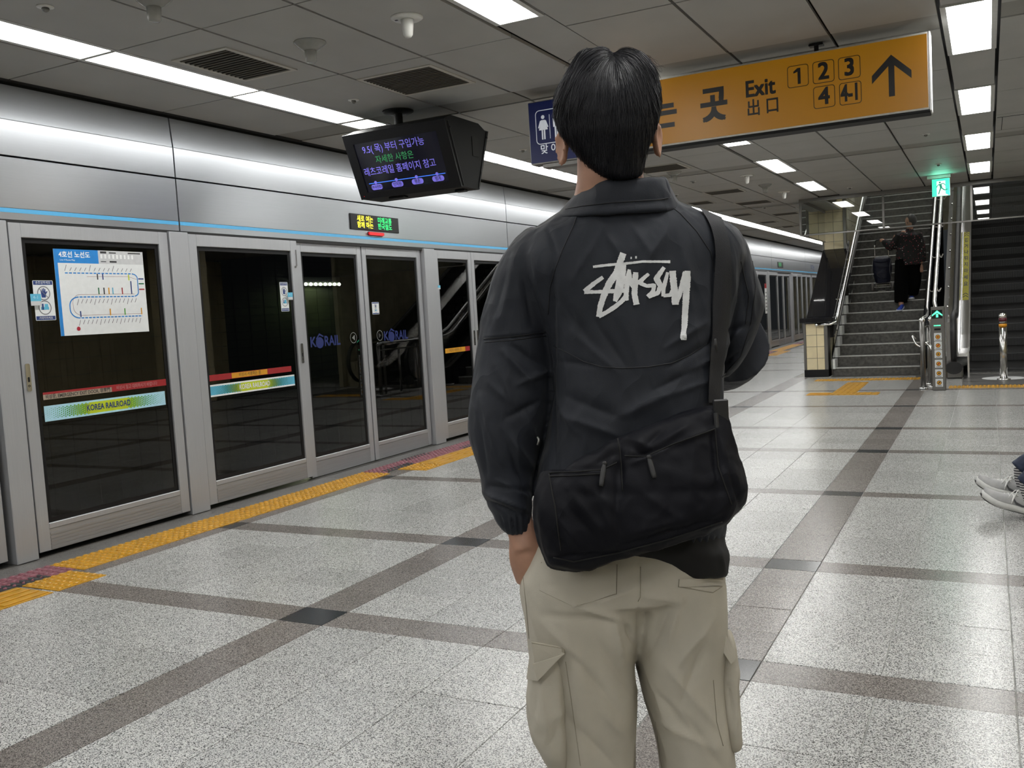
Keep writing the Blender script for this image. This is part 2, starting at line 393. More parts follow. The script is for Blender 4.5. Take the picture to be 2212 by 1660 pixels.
def floral():
    m, nt, b = nodes_of('floral_blouse'); tc = N(nt, 'ShaderNodeTexCoord')
    v = N(nt, 'ShaderNodeTexVoronoi', Scale=40.0); nt.links.new(tc.outputs['Object'], v.inputs['Vector'])
    r = ramp(nt, [(0.0, (1, 1, 1)), (0.27, (1, 1, 1)), (0.30, (0, 0, 0))], 'CONSTANT'); nt.links.new(v.outputs['Distance'], r.inputs[0])
    s = N(nt, 'ShaderNodeSeparateColor'); nt.links.new(v.outputs['Color'], s.inputs[0])
    c = ramp(nt, [(0, (.004, .004, .004)), (.58, (.30, .012, .03)), (.80, (.40, .12, .14)), (.92, (.5, .46, .46))], 'CONSTANT'); nt.links.new(s.outputs[0], c.inputs[0])
    mx = N(nt, 'ShaderNodeMixRGB'); mx.inputs[1].default_value = (.0012, .001, .0012, 1)
    nt.links.new(r.outputs[0], mx.inputs[0]); nt.links.new(c.outputs[0], mx.inputs[2]); nt.links.new(mx.outputs[0], b.inputs['Base Color'])
    b.inputs['Roughness'].default_value = .8; return m
M_FLOR = floral()
# ------------------------------------------------------------------ FLOOR: slab and every laid piece as a part
XE, YB, YE = 4.9, -5.0, 40.0
floor = struct('floor', join(box(-5.30, XE, YB, YE, -0.30, -0.004)), M_GROUT, label='speckled grey granite platform floor crossed by brown bands with black squares')
J = 0.0032
_bx = {}
def piece(name, x0, x1, y0, y1, m, lift=0.0, th=0.02):
    key = (name, round(x1 - x0, 3), round(y1 - y0, 3), m.name)
    w, l = (x1 - x0) / 2 - J / 2, (y1 - y0) / 2 - J / 2
    if key not in _bx:
        me = make_mesh(name, bbox(-w, w, -l, l, -th, 0, .0012), m); _bx[key] = me
    o = put(name, _bx[key], floor); base = origin_of(floor)
    o.location = Vector(((x0 + x1) / 2, (y0 + y1) / 2, lift + random.uniform(-.0004, .0004))) - base
    return o
def in_frame(x, y, z=0.0, pad=130):
    px, py, d = to_px([[x, y, z]]); return d[0] > .3 and -pad < px[0] < 2212 + pad and -pad < py[0] < 1660 + pad
PER = 1.85
XB = [-4.69 + PER * i for i in range(6)]               # left edges of the brown lengthwise bands (0.24 wide)
BW = 0.243
YROW = [(1.51, 1.69), (3.08, 3.27), (4.451, 4.629), (6.222, 6.366), (7.972, 8.13), (9.364, 9.52), (11.229, 11.37), (13.08, 13.24)]
NROW = [3, 4, 3, 4, 4, 3, 4, 4]
YSTOP = 15.36
far_g = {'light': [], 'brown': [], 'black': []}
def lay(kind, x0, x1, y0, y1):
    m = {'light': M_LT, 'brown': M_BT, 'black': M_KT}[kind]
    vis = any(in_frame(x, y) for x in (x0, x1) for y in (y0, y1))
    lim = 12.2 if kind != 'light' else 10.4
    if vis and y0 < lim and (kind != 'light' or (y1 > 1.6)):
        piece({'light': 'granite_tile', 'brown': 'brown_band_tile', 'black': 'black_square_tile'}[kind], x0, x1, y0, y1, m)
    else:
        far_g[kind].append(box(x0 + J / 2, x1 - J / 2, y0 + J / 2, y1 - J / 2, -.02, random.uniform(-.0004, .0004)))
rows = []
prev = -4.9
for i, (a, b) in enumerate(YROW):
    n = ([16] + NROW)[i]
    for k in range(n): rows.append(('f', prev + (a - prev) * k / n, prev + (a - prev) * (k + 1) / n))
    rows.append(('b', a, b)); prev = b
for k in range(5): rows.append(('f', prev + (YSTOP - prev) * k / 5, prev + (YSTOP - prev) * (k + 1) / 5))
y = YSTOP; c = 0
while y < 39.5:                                        # the narrow platform beside the stairs
    if c % 5 == 4: rows.append(('b', y, y + .16)); y += .16
    else: rows.append(('f', y, y + .41)); y += .41
    c += 1
for kind, y0, y1 in rows:
    for i, xb in enumerate(XB[:-1]):
        if y0 >= YSTOP - .01 and xb > -3.2: continue
        if y0 > 13.2 and xb > -.8 and y0 < YSTOP and xb < 5: pass
        lay('brown' if kind == 'f' else 'black', xb, xb + BW, y0, y1)
        xs = xb + BW; w = (PER - BW) / 4
        for k in range(4):
            if y0 >= YSTOP - .01 and xs + w * k > -2.95: continue
            if kind == 'b' and k % 2 == 1: continue
            if kind == 'b': lay('brown', xs + w * k, xs + w * (k + 2), y0, y1)
            else: lay('light', xs + w * k, xs + w * (k + 1), y0, y1)
for k, nm in (('light', 'distant_granite_tiles'), ('brown', 'distant_brown_tiles'), ('black', 'distant_black_tiles')):
    if far_g[k]: part(nm, join(*far_g[k]), {'light': M_LT, 'brown': M_BT, 'black': M_KT}[k], floor, kind='stuff')
# dark kerb stones along the foot of the doors, and the aluminium threshold
y = 0.2
while y < 39:
    piece('kerb_stone', -5.09, -4.862, y, y + 1.2, M_DT) if y < 12 else None
    y += 1.2
part('distant_kerb_stones', join(*[box(-5.09, -4.862, 12.2 + 1.2 * k + .002, 13.4 + 1.2 * k - .002, -.02, 0) for k in range(22)]), M_DT, floor, kind='stuff')
# ---- tactile paving: one mesh per kind of tile, one object per tile
def dome_tile(w, l, nx, ny, h=0.0055):
    gs = [bbox(-w / 2, w / 2, -l / 2, l / 2, -.012, .004, .001)]
    for i in range(nx):
        for j in range(ny):
            cx, cy = -w / 2 + w * (i + .5) / nx, -l / 2 + l * (j + .5) / ny
            gs.append(lathe([(.0165, .0035), (.0150, .0085), (.0095, .0120)], (cx, cy, 0), 8))
    return join(*gs)
def bar_tile(w, l, n=4):
    gs = [bbox(-w / 2, w / 2, -l / 2, l / 2, -.012, .004, .001)]
    for i in range(n):
        cx = -w / 2 + w * (i + .5) / n; gs.append(bbox(cx - .016, cx + .016, -l / 2 + .012, l / 2 - .012, .003, .009, .002))
    return join(*gs)
ME_DY = make_mesh('tactile', dome_tile(.296, .296, 6, 6), M_YEL); ME_BY = make_mesh('bars', bar_tile(.296, .296), M_YEL)
ME_DP = make_mesh('pink', dome_tile(.236, .296, 5, 6), M_PINK); ME_DK = make_mesh('dark', moved(dome_tile(.095, .42, 2, 8), (0, 0, .0012)), M_DKT)
for me in (ME_DY, ME_BY, ME_DP, ME_DK): fix_normals(me)
TACT = []
def tac(name, me, x, y, rz=0):
    if not any(in_frame(x, y, 0, 90) for _ in (0,)): return
    o = put(name, me, floor, Vector((x, y, 0.0)) - origin_of(floor)); o.rotation_euler.z = rz; return o
for base in (1.67 - 4.97, 1.67, 6.64, 11.61, 16.58, 21.55, 26.5):
    # in front of a doorway: pink strip, black patches, a yellow block of domes - bars - domes
    for k in range(6):
        o = tac('pink_tactile_tile', ME_DP, -4.745, base - .19 + .3233 * (k + .5))
        if o: o.scale = (1, 1.085, 1)
    tac('black_tactile_patch', ME_DK, -4.668, base + .08); tac('black_tactile_patch', ME_DK, -4.668, base + 1.38); tac('black_tactile_patch', ME_DK, -4.835, base + .62)
    tac('dome_tactile_tile', ME_DY, -4.47, base + .148); tac('dome_tactile_tile', ME_DY, -4.47, base + 1.56)
    for k in range(4):
        o = tac('bar_tactile_tile', ME_BY, -4.47, base + .435 + .271 * k)
        if o: o.scale = (1, .91, 1)
    y = base + 1.75
    n = 10
    for k in range(n): tac('dome_tactile_tile', ME_DY, -4.71, y + .151 + .3025 * k)
# guide tiles before the stairs (a row of domes and an L of bars) and before the escalator
for k in range(5): tac('dome_tactile_tile', ME_DY, -2.25 + .298 * k, 14.82)
for k in range(6): tac('bar_tactile_tile', ME_BY, -1.72, 12.72 + .298 * k)
tac('bar_tactile_tile', ME_BY, -2.02, 12.72, math.pi / 2); tac('bar_tactile_tile', ME_BY, -1.42, 12.72)
for k in range(6): tac('dome_tactile_tile', ME_DY, -.335 + .298 * k, 13.42)

# ------------------------------------------------------------------ CEILING
ZC = 2.833
def slab(x0, x1, y0, y1): return box(x0, x1, y0, y1, ZC + .06, ZC + .16)
ceiling = struct('ceiling', join(slab(-5.4, XE, YB, 15.3), slab(-5.4, -2.6, 15.3, YE)), M_GAP, label='grey metal panel ceiling with dark joints and recessed white lights')
XA = [(-5.06, -4.452), (-4.137, -3.530), (-3.530, -2.921), (-2.921, -2.324), (-2.014, -1.404), (-1.404, -.807), (-.807, -.219), (.082, .69), (.69, 1.30), (1.30, 1.91), (2.21, 2.82), (2.82, 3.43), (3.43, 4.9)]
CH = [(-2.324, -2.014), (-.219, .082), (1.91, 2.21)]
YS = [-8.718 + 4.865 * i for i in range(1, 11)]         # the darker cross strips start here
_cp = {}
far_c, far_s = [], []
def cpanel(name, x0, x1, y0, y1, m, z=ZC, gx=.009, gy=.0052):
    if y1 > 15.25 and x0 > -2.65: y1 = min(y1, 15.22)
    if y1 - y0 < .05: return
    px = [to_px([[x, y, ZC]]) for x in (x0, x1) for y in (y0, y1)]
    vis = any(d[0] > .3 and -250 < a[0] < 2500 and -260 < b[0] < 700 for a, b, d in px)
    w, l = (x1 - x0) / 2 - gx, (y1 - y0) / 2 - gy
    if not vis or y0 > 16:
        far_c.append(box(x0 + gx, x1 - gx, y0 + gy, y1 - gy, z, z + .02)) if m is M_CEIL else far_s.append(box(x0 + gx, x1 - gx, y0 + gy, y1 - gy, z, z + .02)); return
    key = (name, round(w, 3), round(l, 3), m.name)
    if key not in _cp: _cp[key] = make_mesh(name, box(-w, w, -l, l, 0, .02), m)
    put(name, _cp[key], ceiling, Vector(((x0 + x1) / 2, (y0 + y1) / 2, z + random.uniform(-.0006, .0006))) - origin_of(ceiling))
for ys in YS:
    if ys > 38: continue
    y1s = ys + .32
    for (x0, x1) in XA:
        if ys > 15.1 and x0 > -2.7: continue
        cpanel('ceiling_strip_panel', x0, x1, ys, y1s, M_CSTR, ZC + .006)
        q = (4.865 - .32) / 4
        for k in range(4): cpanel('ceiling_panel', x0, x1, y1s + q * k, y1s + q * (k + 1), M_CEIL)
    for (x0, x1) in CH:                                  # plain panels between the lights of a channel
        if ys > 15.1: continue
        for k in (0, 1):
            ya = ys - .12 + 2.4325 * k
            cpanel('channel_panel', x0, x1, ya + 1.20, ya + 2.4325, M_CEIL, ZC + .012, gx=.014)
part('distant_ceiling_panels', join(*far_c), M_CEIL, ceiling, kind='stuff')
part('distant_ceiling_strips', join(*far_s), M_CSTR, ceiling, kind='stuff')
# lights: frame + diffuser, one thing each
def light_mesh(w, l):
    fr = join(box(-w / 2, -w / 2 + .030, -l / 2, l / 2, 0, .05), box(w / 2 - .030, w / 2, -l / 2, l / 2, 0, .05), box(-w / 2 + .03, w / 2 - .03, -l / 2, -l / 2 + .012, 0, .05), box(-w / 2 + .03, w / 2 - .03, l / 2 - .012, l / 2, 0, .05))
    return make_mesh('frame', fr, M_LFR), make_mesh('diffuser', box(-w / 2 + .03, w / 2 - .03, -l / 2 + .012, l / 2 - .012, .008, .03), None)
FRM, DIF = light_mesh(.285, 1.19); DIF.materials.append(M_DIF)
FRM2, DIF2 = light_mesh(.30, 1.185); DIF2.materials.append(M_DIF2)
def ceil_light(x, y, fr, df, label, group):
    t = thing('ceiling_light', label, 'light', (x, y, ZC + .002), group)
    put('frame', fr, t); put('diffuser', df, t); return t
ORD = ['nearest', 'second', 'third', 'fourth', 'fifth', 'sixth', 'seventh', 'eighth']
for r, (x0, x1) in enumerate(CH):
    for k in range(-3, 5):
        ya = 5.757 + 2.4325 * (k - 1)
        if ya + 1.2 > 15.3: continue
        i = k + 1 if r == 0 else k
        if r == 0: lab = {0: 'square white ceiling light cut off by the top edge above the man', 1: 'white ceiling light hidden behind the head and amber sign', 2: 'white ceiling light just under the bottom edge of the amber exit sign', 3: 'white ceiling light in the middle row, second beyond the amber sign', 4: 'white ceiling light in the middle row, last before the glass barrier'}.get(k, 'white ceiling light of the middle row behind the camera')
        elif r == 1: lab = {1: 'largest white ceiling light beside the right end of the amber sign', 2: 'second white ceiling light in the row running to the escalator', 3: 'third white ceiling light in the row running to the escalator', 4: 'fourth white ceiling light in the row, last before the escalator'}.get(k, 'white ceiling light of the escalator row behind the camera')
        else: lab = 'white ceiling light in the outer row beyond the frame edge'
        ceil_light((x0 + x1) / 2, ya + .595, FRM, DIF, lab, ['lights of the middle ceiling row', 'lights of the ceiling row leading to the escalator', 'lights of the outer ceiling row'][r])
ceil_light(-2.787, 17.22, FRM, DIF, 'white ceiling light past the glass barrier end, beside the tiled column', None)
segs = []
for ys0 in YS:
    y1s = ys0 + .32; q = (4.865 - .32) / 4
    segs += [(ys0 + .02, ys0 + .30)] + [(y1s + q * j, y1s + q * (j + 1)) for j in range(4)]
STR = {}
kk = 0
for (a, b) in segs:
    if b > 38.5: continue
    L = round(b - a, 3)
    if L not in STR:
        f_, d_ = light_mesh(.305, L - .004); d_.materials.append(M_DIF2); STR[L] = (f_, d_)
    ym = (a + b) / 2
    if a < 2.0: lab = 'long white strip light beside the doors, nearer than the frame edge'
    elif a < 3.0: lab = 'long white strip light cut off by the left edge of the picture'
    elif a < 4.2: lab = 'longest white strip light, second from the left edge, above the first doors'
    elif a < 5.5: lab = 'long white strip light ending behind the hanging monitor'
    elif a < 6.1: lab = 'short white strip light just behind the hanging monitor'
    elif a < 7: lab = 'white strip light seen just right of the hanging monitor'
    elif a < 8: lab = 'white strip light between the monitor and the man'
    elif a < 9.5: lab = 'white strip light running in behind the neck'
    else: lab = 'distant white strip light of the continuous row over the doors'
    ceil_light(-4.2945, ym, *STR[L], lab, 'strip lights above the platform doors')

# ------------------------------------------------------------------ WALLS outside the glass
tun = struct('wall_left', join(box(-9.5, -9.3, YB, YE, -1.4, 5)), M_TUN, label='dark tiled tunnel wall behind the platform doors')
gj = []
for k in range(60): gj.append(box(-9.302, -9.296, YB, YE, -1.2 + .28 * k * .4, -1.2 + .28 * k * .4 + .008)) if k < 50 else None
part('tile_joints', join(*gj, *[box(-9.302, -9.296, YB + .3 * k, YB + .3 * k + .008, -1.4, 4) for k in range(150)]), M_GAP, tun, kind='stuff')
struct('trim_1', join(box(-9.5, -5.10, YB, YE, -1.5, -1.4), box(-9.5, -5.0, YB, YE, 3.3, 3.4)), M_GAP, label='dark track bed and tunnel roof behind the doors')
wr = struct('wall_right', box(XE - .01, XE + .1, YB, 15.3, -.1, ZC + .1), M_GROUT, label='cream tiled wall across the platform')
tl = []
for i in range(68):
    for j in range(9): tl.append(box(XE - .03, XE - .008, YB + .3 * i + .004, YB + .3 * i + .296, .03 + .31 * j, .03 + .31 * j + .302))
part('wall_tiles', join(*tl), M_TILE, wr, kind='stuff')
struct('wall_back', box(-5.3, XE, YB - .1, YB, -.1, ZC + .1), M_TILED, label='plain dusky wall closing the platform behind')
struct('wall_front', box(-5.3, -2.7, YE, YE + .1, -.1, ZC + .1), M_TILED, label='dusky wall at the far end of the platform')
# ------------------------------------------------------------------ PLATFORM SCREEN DOORS (plane X = -5.1, facing +X)
XD = -5.10
hdr = struct('wall_header', None, None, (XD, 0, 2.0), 'silver metal header panels over the platform doors with a blue stripe')
def header_panel(y0, y1):
    g = .006
    lo = [(0.0, 2.022), (0.018, 2.022), (0.018, 2.386), (0.0, 2.386)]
    def ext(prof):
        n = len(prof); V = [(XD + p[0], y0 + g, p[1]) for p in prof] + [(XD + p[0], y1 - g, p[1]) for p in prof]
        return V, [list(range(n)), list(range(n, 2 * n))[::-1]] + [[i, (i + 1) % n, (i + 1) % n + n, i + n] for i in range(n)]
    part('lower_header_panel', ext(lo), M_HEAD, hdr)
    up = [(0.018, 2.398), (0.018, 2.603), (.0165, 2.608), (-.001, 2.812), (-.08, 2.812), (-.08, 2.398)]
    part('upper_header_panel', ext(up), M_HEAD, hdr)
    part('blue_stripe', box(XD + .0182, XD + .0192, y0 + g, y1 - g, 2.063, 2.088), M_BLUE, hdr)
    part('stripe_line', box(XD + .0182, XD + .0194, y0 + g, y1 - g, 2.088, 2.0905), M_INK, hdr)
y = 4.83 - 5.07 * 2
while y < 39: header_panel(y, y + 5.07); y += 5.07
part('shadow_gap', join(box(-5.25, -5.12, YB, YE, 2.0, 2.9), box(-5.25, -5.06, YB, YE, 2.835, 2.9)), M_GAP, hdr)
part('head_track', box(-5.2, -5.085, YB, YE, 1.995, 2.022), M_GAP, hdr)
struct('trim_2', join(box(-5.32, -5.075, YB, YE, -.02, .006)), M_STEELD, label='dull metal threshold under the platform doors')
DN = [0]
def post(y0, y1, xf=-5.06):
    part('post', bbox(-5.20, xf, y0, y1, .004, 2.012, .004), M_ALU, hdr)
def glazed(y0, y1, xf, z0=.035, z1=2.004, kick=True, ribs=True, fw=.078, top=.085, far=False, label=None, dark=.03):
    DN[0] += 1
    d = struct('door_%d' % DN[0], None, None, (xf, y0, z0), label); xb = xf - .045
    zt = z0 + .165
    mk = bbox if not far else (lambda *a: box(*a[:6]))
    fr = join(mk(xb, xf, y0, y0 + fw, z0, z1, .003), mk(xb, xf, y1 - fw, y1, z0, z1, .003), mk(xb, xf - .001, y0 + fw, y1 - fw, z1 - top, z1, .003), mk(xb, xf - .001, y0 + fw, y1 - fw, zt - .035, zt, .003))
    part('door_frame', fr, M_ALU, d)
    kp = [box(xb, xf - .004, y0 + fw, y1 - fw, z0, zt - .036)]
    if ribs and not far: kp += [box(xf - .0045, xf - .0015, y0 + fw + .004, y1 - fw - .004, z0 + .008 + .021 * i, z0 + .008 + .021 * i + .014) for i in range(5)]
    part('kick_plate', join(*kp), M_KICK, d)
    ya, yb_, za, zb = y0 + fw, y1 - fw, zt, z1 - top
    part('glass_pane', box(xf - .024, xf - .018, ya, yb_, za, zb), M_GLS, d)
    b = dark
    part('black_border', join(box(xf - .017, xf - .015, ya, ya + b, za, zb), box(xf - .017, xf - .015, yb_ - b, yb_, za, zb), box(xf - .017, xf - .015, ya + b, yb_ - b, zb - b, zb), box(xf - .017, xf - .015, ya + b, yb_ - b, za, za + b)), M_BLK, d)
    return d
def lock_plate(d, y, z):
    part('lock_plate', prism(rrect(.030, .165, .010), (XD + .028, y, z), YP, ZP, XP, .006), M_STEEL, d)
    part('pull_slot', join(prism(rrect(.012, .030, .005), (XD + .034, y, z - .012), YP, ZP, XP, .0008), ring2(circ(.007, 12), circ(.004, 12), (XD + .034, y, z - .05), YP, ZP, XP, .001)), M_BLK, d)
def bay(o, far, which):
    """one door bay; o = offset along the platform from the nearest one"""
    post(3.365 + o, 3.505 + o); post(4.712 + o, 4.882 + o); post(8.0 + o, 8.195 + o)
    if which == 0: labs = ['emergency glass door carrying the route map, with a lime stripe and red band', 'emergency glass door right of the route map, with a blue and green stripe', 'sliding glass leaf left of the meeting edge, with a left arrow circle', 'sliding glass leaf with blue lettering and a right arrow circle', 'narrow glass door just right of the sliding pair, with an orange band', 'narrow glass door half hidden behind the left sleeve']
    else: labs = ['distant platform door panel beside the staircase'] * 6
    a = glazed(3.52 + o, 4.703 + o, XD + .028, far=far, label=labs[0])
    b = glazed(4.89 + o, 6.062 + o, XD + .028, far=far, label=labs[1])
    c = glazed(6.085 + o, 6.985 + o, XD - .005, z0=.012, ribs=False, fw=.062, far=far, label=labs[2])
    d = glazed(7.0 + o, 7.985 + o, XD - .005, z0=.012, ribs=False, fw=.062, far=far, label=labs[3])
    e = glazed(8.205 + o, 8.965 + o, XD + .028, fw=.062, ribs=False, far=far, label=labs[4])
    f = glazed(8.975 + o, 9.735 + o, XD + .028, fw=.062, ribs=False, far=far, label=labs[5])
    return a, b, c, d, e, f
def mid_bay(o, far=True):
    post(9.75 + o, 9.9 + o)
    glazed(9.92 + o, 10.8 + o, XD - .005, z0=.012, ribs=False, fw=.062, far=far, label='platform door leaf hidden behind the man')
    glazed(10.82 + o, 11.7 + o, XD - .005, z0=.012, ribs=False, fw=.062, far=far, label='platform door leaf hidden behind the man'); post(11.72 + o, 11.9 + o)
    for k in range(2): glazed(11.92 + 1.2 * k + o, 13.1 + 1.2 * k + o, XD + .028, far=far, label='platform door panel hidden behind the man')
    post(14.32 + o, 14.5 + o)
DA, DB, DC, DD, DE, DF = bay(0, False, 0)
for ya, yb in ((2.2, 3.33), (1.05, 2.17), (-.2, .92)):
    glazed(ya, yb, XD + .01, fw=.055, label='sliding glass leaf at the left edge, only its frame showing' if ya > 2 else 'platform door panel nearer than the frame edge')
mid_bay(0)
for o in (10.2 + .9, 19.75): bay(o, True, 1)
for ya in np.arange(14.52, 14.6, 1): pass
for k in range(0): pass
y = 20.9
for ya, yb in ((21.0, 22.0), (22.02, 22.98), (29.6, 30.4), (30.42, 31.2), (31.4, 32.5), (32.5, 33.6), (33.8, 34.9), (34.9, 36.0), (36.2, 37.3), (37.3, 38.4)): glazed(ya, yb, XD + .01, far=True, fw=.07, label='distant platform door panel beside the staircase')
lock_plate(DA, 3.553, 1.09); lock_plate(DB, 6.028, 1.075); lock_plate(DF, 9.01, 1.06); lock_plate(DE, 8.935, 1.06)
part('latch_bracket', join(tube([(XD + .031, 6.045, 1.93), (XD + .031, 6.045, 1.80), (XD + .031, 6.03, 1.79)], .003, 6), prism(circ(.009, 12), (XD + .029, 6.026, 1.79), YP, ZP, XP, .005)), M_STEELD, DB)
XG = XD + .0115      # outer face of the fixed panes, prints lie on it

# stripes on the two emergency doors, with half-tone dots
def halftone_bar(y0, y1, z0, z1, ends, mid, dotc, txt, inkm, label, xg):
    t = thing('lettered_stripe', label, 'sticker', (xg, y0, z0), 'printed stripes on the emergency doors')
    part('stripe_ground', box(xg, xg + .0008, y0, y1, z0, z1), ends, t)
    part('border_lines', join(box(xg + .0008, xg + .0012, y0, y1, z1 - .012, z1), box(xg + .0008, xg + .0012, y0, y1, z0, z0 + .012)), M_ICE if inkm is M_NAVY else M_WHT, t)
    h = z1 - z0; mx = (y0 + y1) / 2; L = y1 - y0
    part('lime_field', box(xg + .0008, xg + .0013, mx - L * .16, mx + L * .16, z0 + .012, z1 - .012), mid, t)
    gs, gl = [], []
    n = int(L / .0135)
    for i in range(n):
        yy = y0 + (i + .5) * L / n; u = abs(yy - mx) / (L / 2)
        for j in range(5):
            zz = z0 + .018 + (h - .036) * (j + (.5 if i % 2 else 0)) / 4.5
            if zz > z1 - .014: continue
            if u > .32: r = .0078 * (1 - (u - .32) / .66) + .0012; gs.append(flat(circ(r, 8), (xg, yy, zz), YP, ZP, XP, .0016 + .0001))
            if .22 < u < .62: gl.append(flat(circ(.0068 * (1 - (u - .22) / .42) + .001, 8), (xg, yy, zz), YP, ZP, XP, .0021))
    part('green_dots', join(*gs), dotc, t, kind='stuff'); part('lime_dots', join(*gl), mid, t, kind='stuff')
    part('lettering', text_geo(txt, .052, (xg, mx, (z0 + z1) / 2), YP + ZP * 0, ZP, XP, bold=.0012, align='CENTER', depth=.0028, squash=.78), inkm, t)
halftone_bar(3.648, 4.576, .812, .907, M_ICE, M_LIME, M_GRN, 'KOREA RAILROAD', M_NAVY, 'lime and pale blue stripe with navy lettering on the door under the route map', XG)
halftone_bar(4.996, 5.930, .818, .907, M_CYAN, M_LIME, M_DGRN, 'KOREA RAILROAD', M_WHT, 'blue and dark green stripe with pale lettering on the second emergency door', XG)
t = thing('warning_band', 'crimson and beige emergency exit band above the lime lettered stripe', 'sticker', (XG, 3.65, .95))
part('crimson_ground', box(XG, XG + .0007, 3.650, 4.60, .945, .990), M_RED, t)
part('beige_field', box(XG + .0007, XG + .001, 3.650, 4.145, .945, .976), mat('aged_beige_print', (.34, .28, .21), .6), t)
part('beige_lettering', text_geo('비상문, EMERGENCY EXIT DOOR, 非常門', .030, (XG, 3.665, .9605), YP, ZP, XP, depth=.0016, bold=.0006, squash=.86), M_INK, t)
part('red_lettering', text_geo('비상시 밀고 대피하시기 바랍니다', .030, (XG, 4.18, .966), YP, ZP, XP, depth=.0016, squash=.82), mat('pink_print', (.5, .25, .25), .5), t)
t = thing('warning_band', 'crimson band with an orange middle above the blue lettered stripe', 'sticker', (XG, 4.99, .94))
part('crimson_ground', box(XG, XG + .0007, 4.99, 5.90, .935, .980), M_RED, t)
part('orange_field', box(XG + .0007, XG + .0012, 5.225, 5.615, .938, .977), M_ORG, t)
part('lettering', text_geo('비상시 사용하는 문', .034, (XG, 5.42, .9575), YP, ZP, XP, align='CENTER', depth=.0018, squash=.9), M_INK, t)
t = thing('warning_band', 'short orange band with a crimson end on the narrow door beside the sleeve', 'sticker', (XG, 8.3, .94))
part('orange_field', box(XG, XG + .001, 8.33, 8.75, .925, .975), M_ORG, t); part('crimson_end', box(XG, XG + .001, 8.752, 8.85, .925, .975), M_RED, t)
part('lettering', text_geo('비상시 사용하는 문', .036, (XG, 8.54, .95), YP, ZP, XP, align='CENTER', depth=.0014, squash=.9), M_INK, t)

# ---- the route map
my0, my1, mz0, mz1 = 3.811, 4.488, 1.325, 1.862
t = thing('route_map', 'white subway line four route map with blue header on the dark door glass', 'poster', (XG, my0, mz0))
part('sheet', box(XG, XG + .0012, my0, my1, mz0, mz1), M_PAPER, t)
x1 = XG + .0012
def mp(u, v): return (u * .677, v * .537)      # 0..1 across the sheet, from its lower left corner
def onmap(poly, lift=.0004): return flat([mp(*p) for p in poly], (x1, my0, mz0), YP, ZP, XP, lift)
def mline(pts, w, lift=.0004): return join(*[flat(seg(*mp(*a), *mp(*b), w), (x1, my0, mz0), YP, ZP, XP, lift) for a, b in zip(pts, pts[1:])])
part('blue_header', join(onmap([(0, 0), (.035, 0), (.035, 1), (0, 1)]), onmap([(.035, .84), (.475, .84), (.475, 1), (.035, 1)])), M_SKYB, t)
part('grey_legend', onmap([(.475, .84), (1, .84), (1, 1), (.475, 1)]), M_LGREY, t)
part('title', join(text_geo('4호선 노선도', .042, (x1, my0 + .035, mz0 + .502), YP, ZP, XP, bold=.0010, depth=.0009), text_geo('Line 4 Route Map', .015, (x1, my0 + .04, mz0 + .470), YP, ZP, XP, depth=.0009)), M_WHT, t)
def arc(cx, cy, rx, ry, a0, a1, n=8): return [(cx + rx * math.cos(math.radians(a0 + (a1 - a0) * i / n)), cy + ry * math.sin(math.radians(a0 + (a1 - a0) * i / n))) for i in range(n + 1)]
top = [(.10, .725), (.84, .725)] + arc(.84, .67, .07, .055, 90, 0) + [(.91, .50)] + arc(.84, .50, .07, .055, 0, -90) + [(.22, .445)] + arc(.22, .345, .10, .10, 90, 180) + [(.12, .30)] + arc(.22, .30, .10, .10, 180, 270) + [(.93, .20)]
part('blue_route', mline(top, .0075), M_SKYB, t)
inner = [(.33, .685), (.80, .690), (.90, .655)]; inner2 = [(.86, .475), (.24, .475)] + arc(.24, .375, .085, .10, 90, 180) + [(.155, .33)] + arc(.24, .33, .085, .10, 180, 270) + [(.93, .23)]
part('brown_route', join(mline(inner, .002), mline(inner2, .002)), mat('brown_ink', (.25, .07, .06), .5), t)
dash, names_g = [], []
for i in range(17): x = .13 + .044 * i; dash.append(onmap([(x, .716), (x + .012, .716), (x + .012, .734), (x, .734)], .0008))
for i in range(17): x = .22 + .042 * i; dash.append(onmap([(x, .436), (x + .010, .436), (x + .010, .454), (x, .454)], .0008))
for i in range(18): x = .22 + .041 * i; dash.append(onmap([(x, .191), (x + .010, .191), (x + .010, .209), (x, .209)], .0008))
part('station_marks', join(*dash), M_PAPER, t, kind='stuff')
for i in range(15): names_g.append(mline([(.10 + .052 * i, .75), (.122 + .052 * i, .79 if i % 5 else .82)], .004))
for i in range(15): names_g.append(mline([(.22 + .047 * i, .42), (.198 + .047 * i, .37 if i % 4 else .35)], .004))
for i in range(16): names_g.append(mline([(.22 + .046 * i, .175), (.20 + .046 * i, .125 if i % 5 else .11)], .004))
part('station_names', join(*names_g), M_GREYL, t)
ticks = [(.44, .65, .07, M_INK), (.50, .65, .07, M_NAVY), (.80, .645, .07, M_LIME), (.44, .475, .08, M_DGRN), (.50, .475, .08, M_INK), (.555, .475, .08, M_ORG), (.60, .475, .08, M_CYAN), (.71, .475, .08, M_RED), (.82, .475, .16, M_NAVY), (.22, .21, .07, M_NAVY), (.55, .22, .08, M_ORG), (.72, .22, .08, M_GRN), (.92, .22, .08, M_ORG)]
for u, v, h, m in ticks: part('transfer_mark', onmap([(u, v), (u + .013, v), (u + .013, v + h), (u, v + h)], .0010), m, t)
for v, m in ((.655, M_NAVY), (.595, M_DGRN), (.525, M_RED)): part('transfer_mark', onmap([(.92, v), (.985, v), (.985, v + .016), (.92, v + .016)], .0010), m, t)
part('current_station_dot', flat([(p[0] + .19 * .677, p[1] + .075 * .537) for p in circ(.0135, 16)], (x1, my0, mz0), YP, ZP, XP, .001), M_CRIM, t)
lg = []
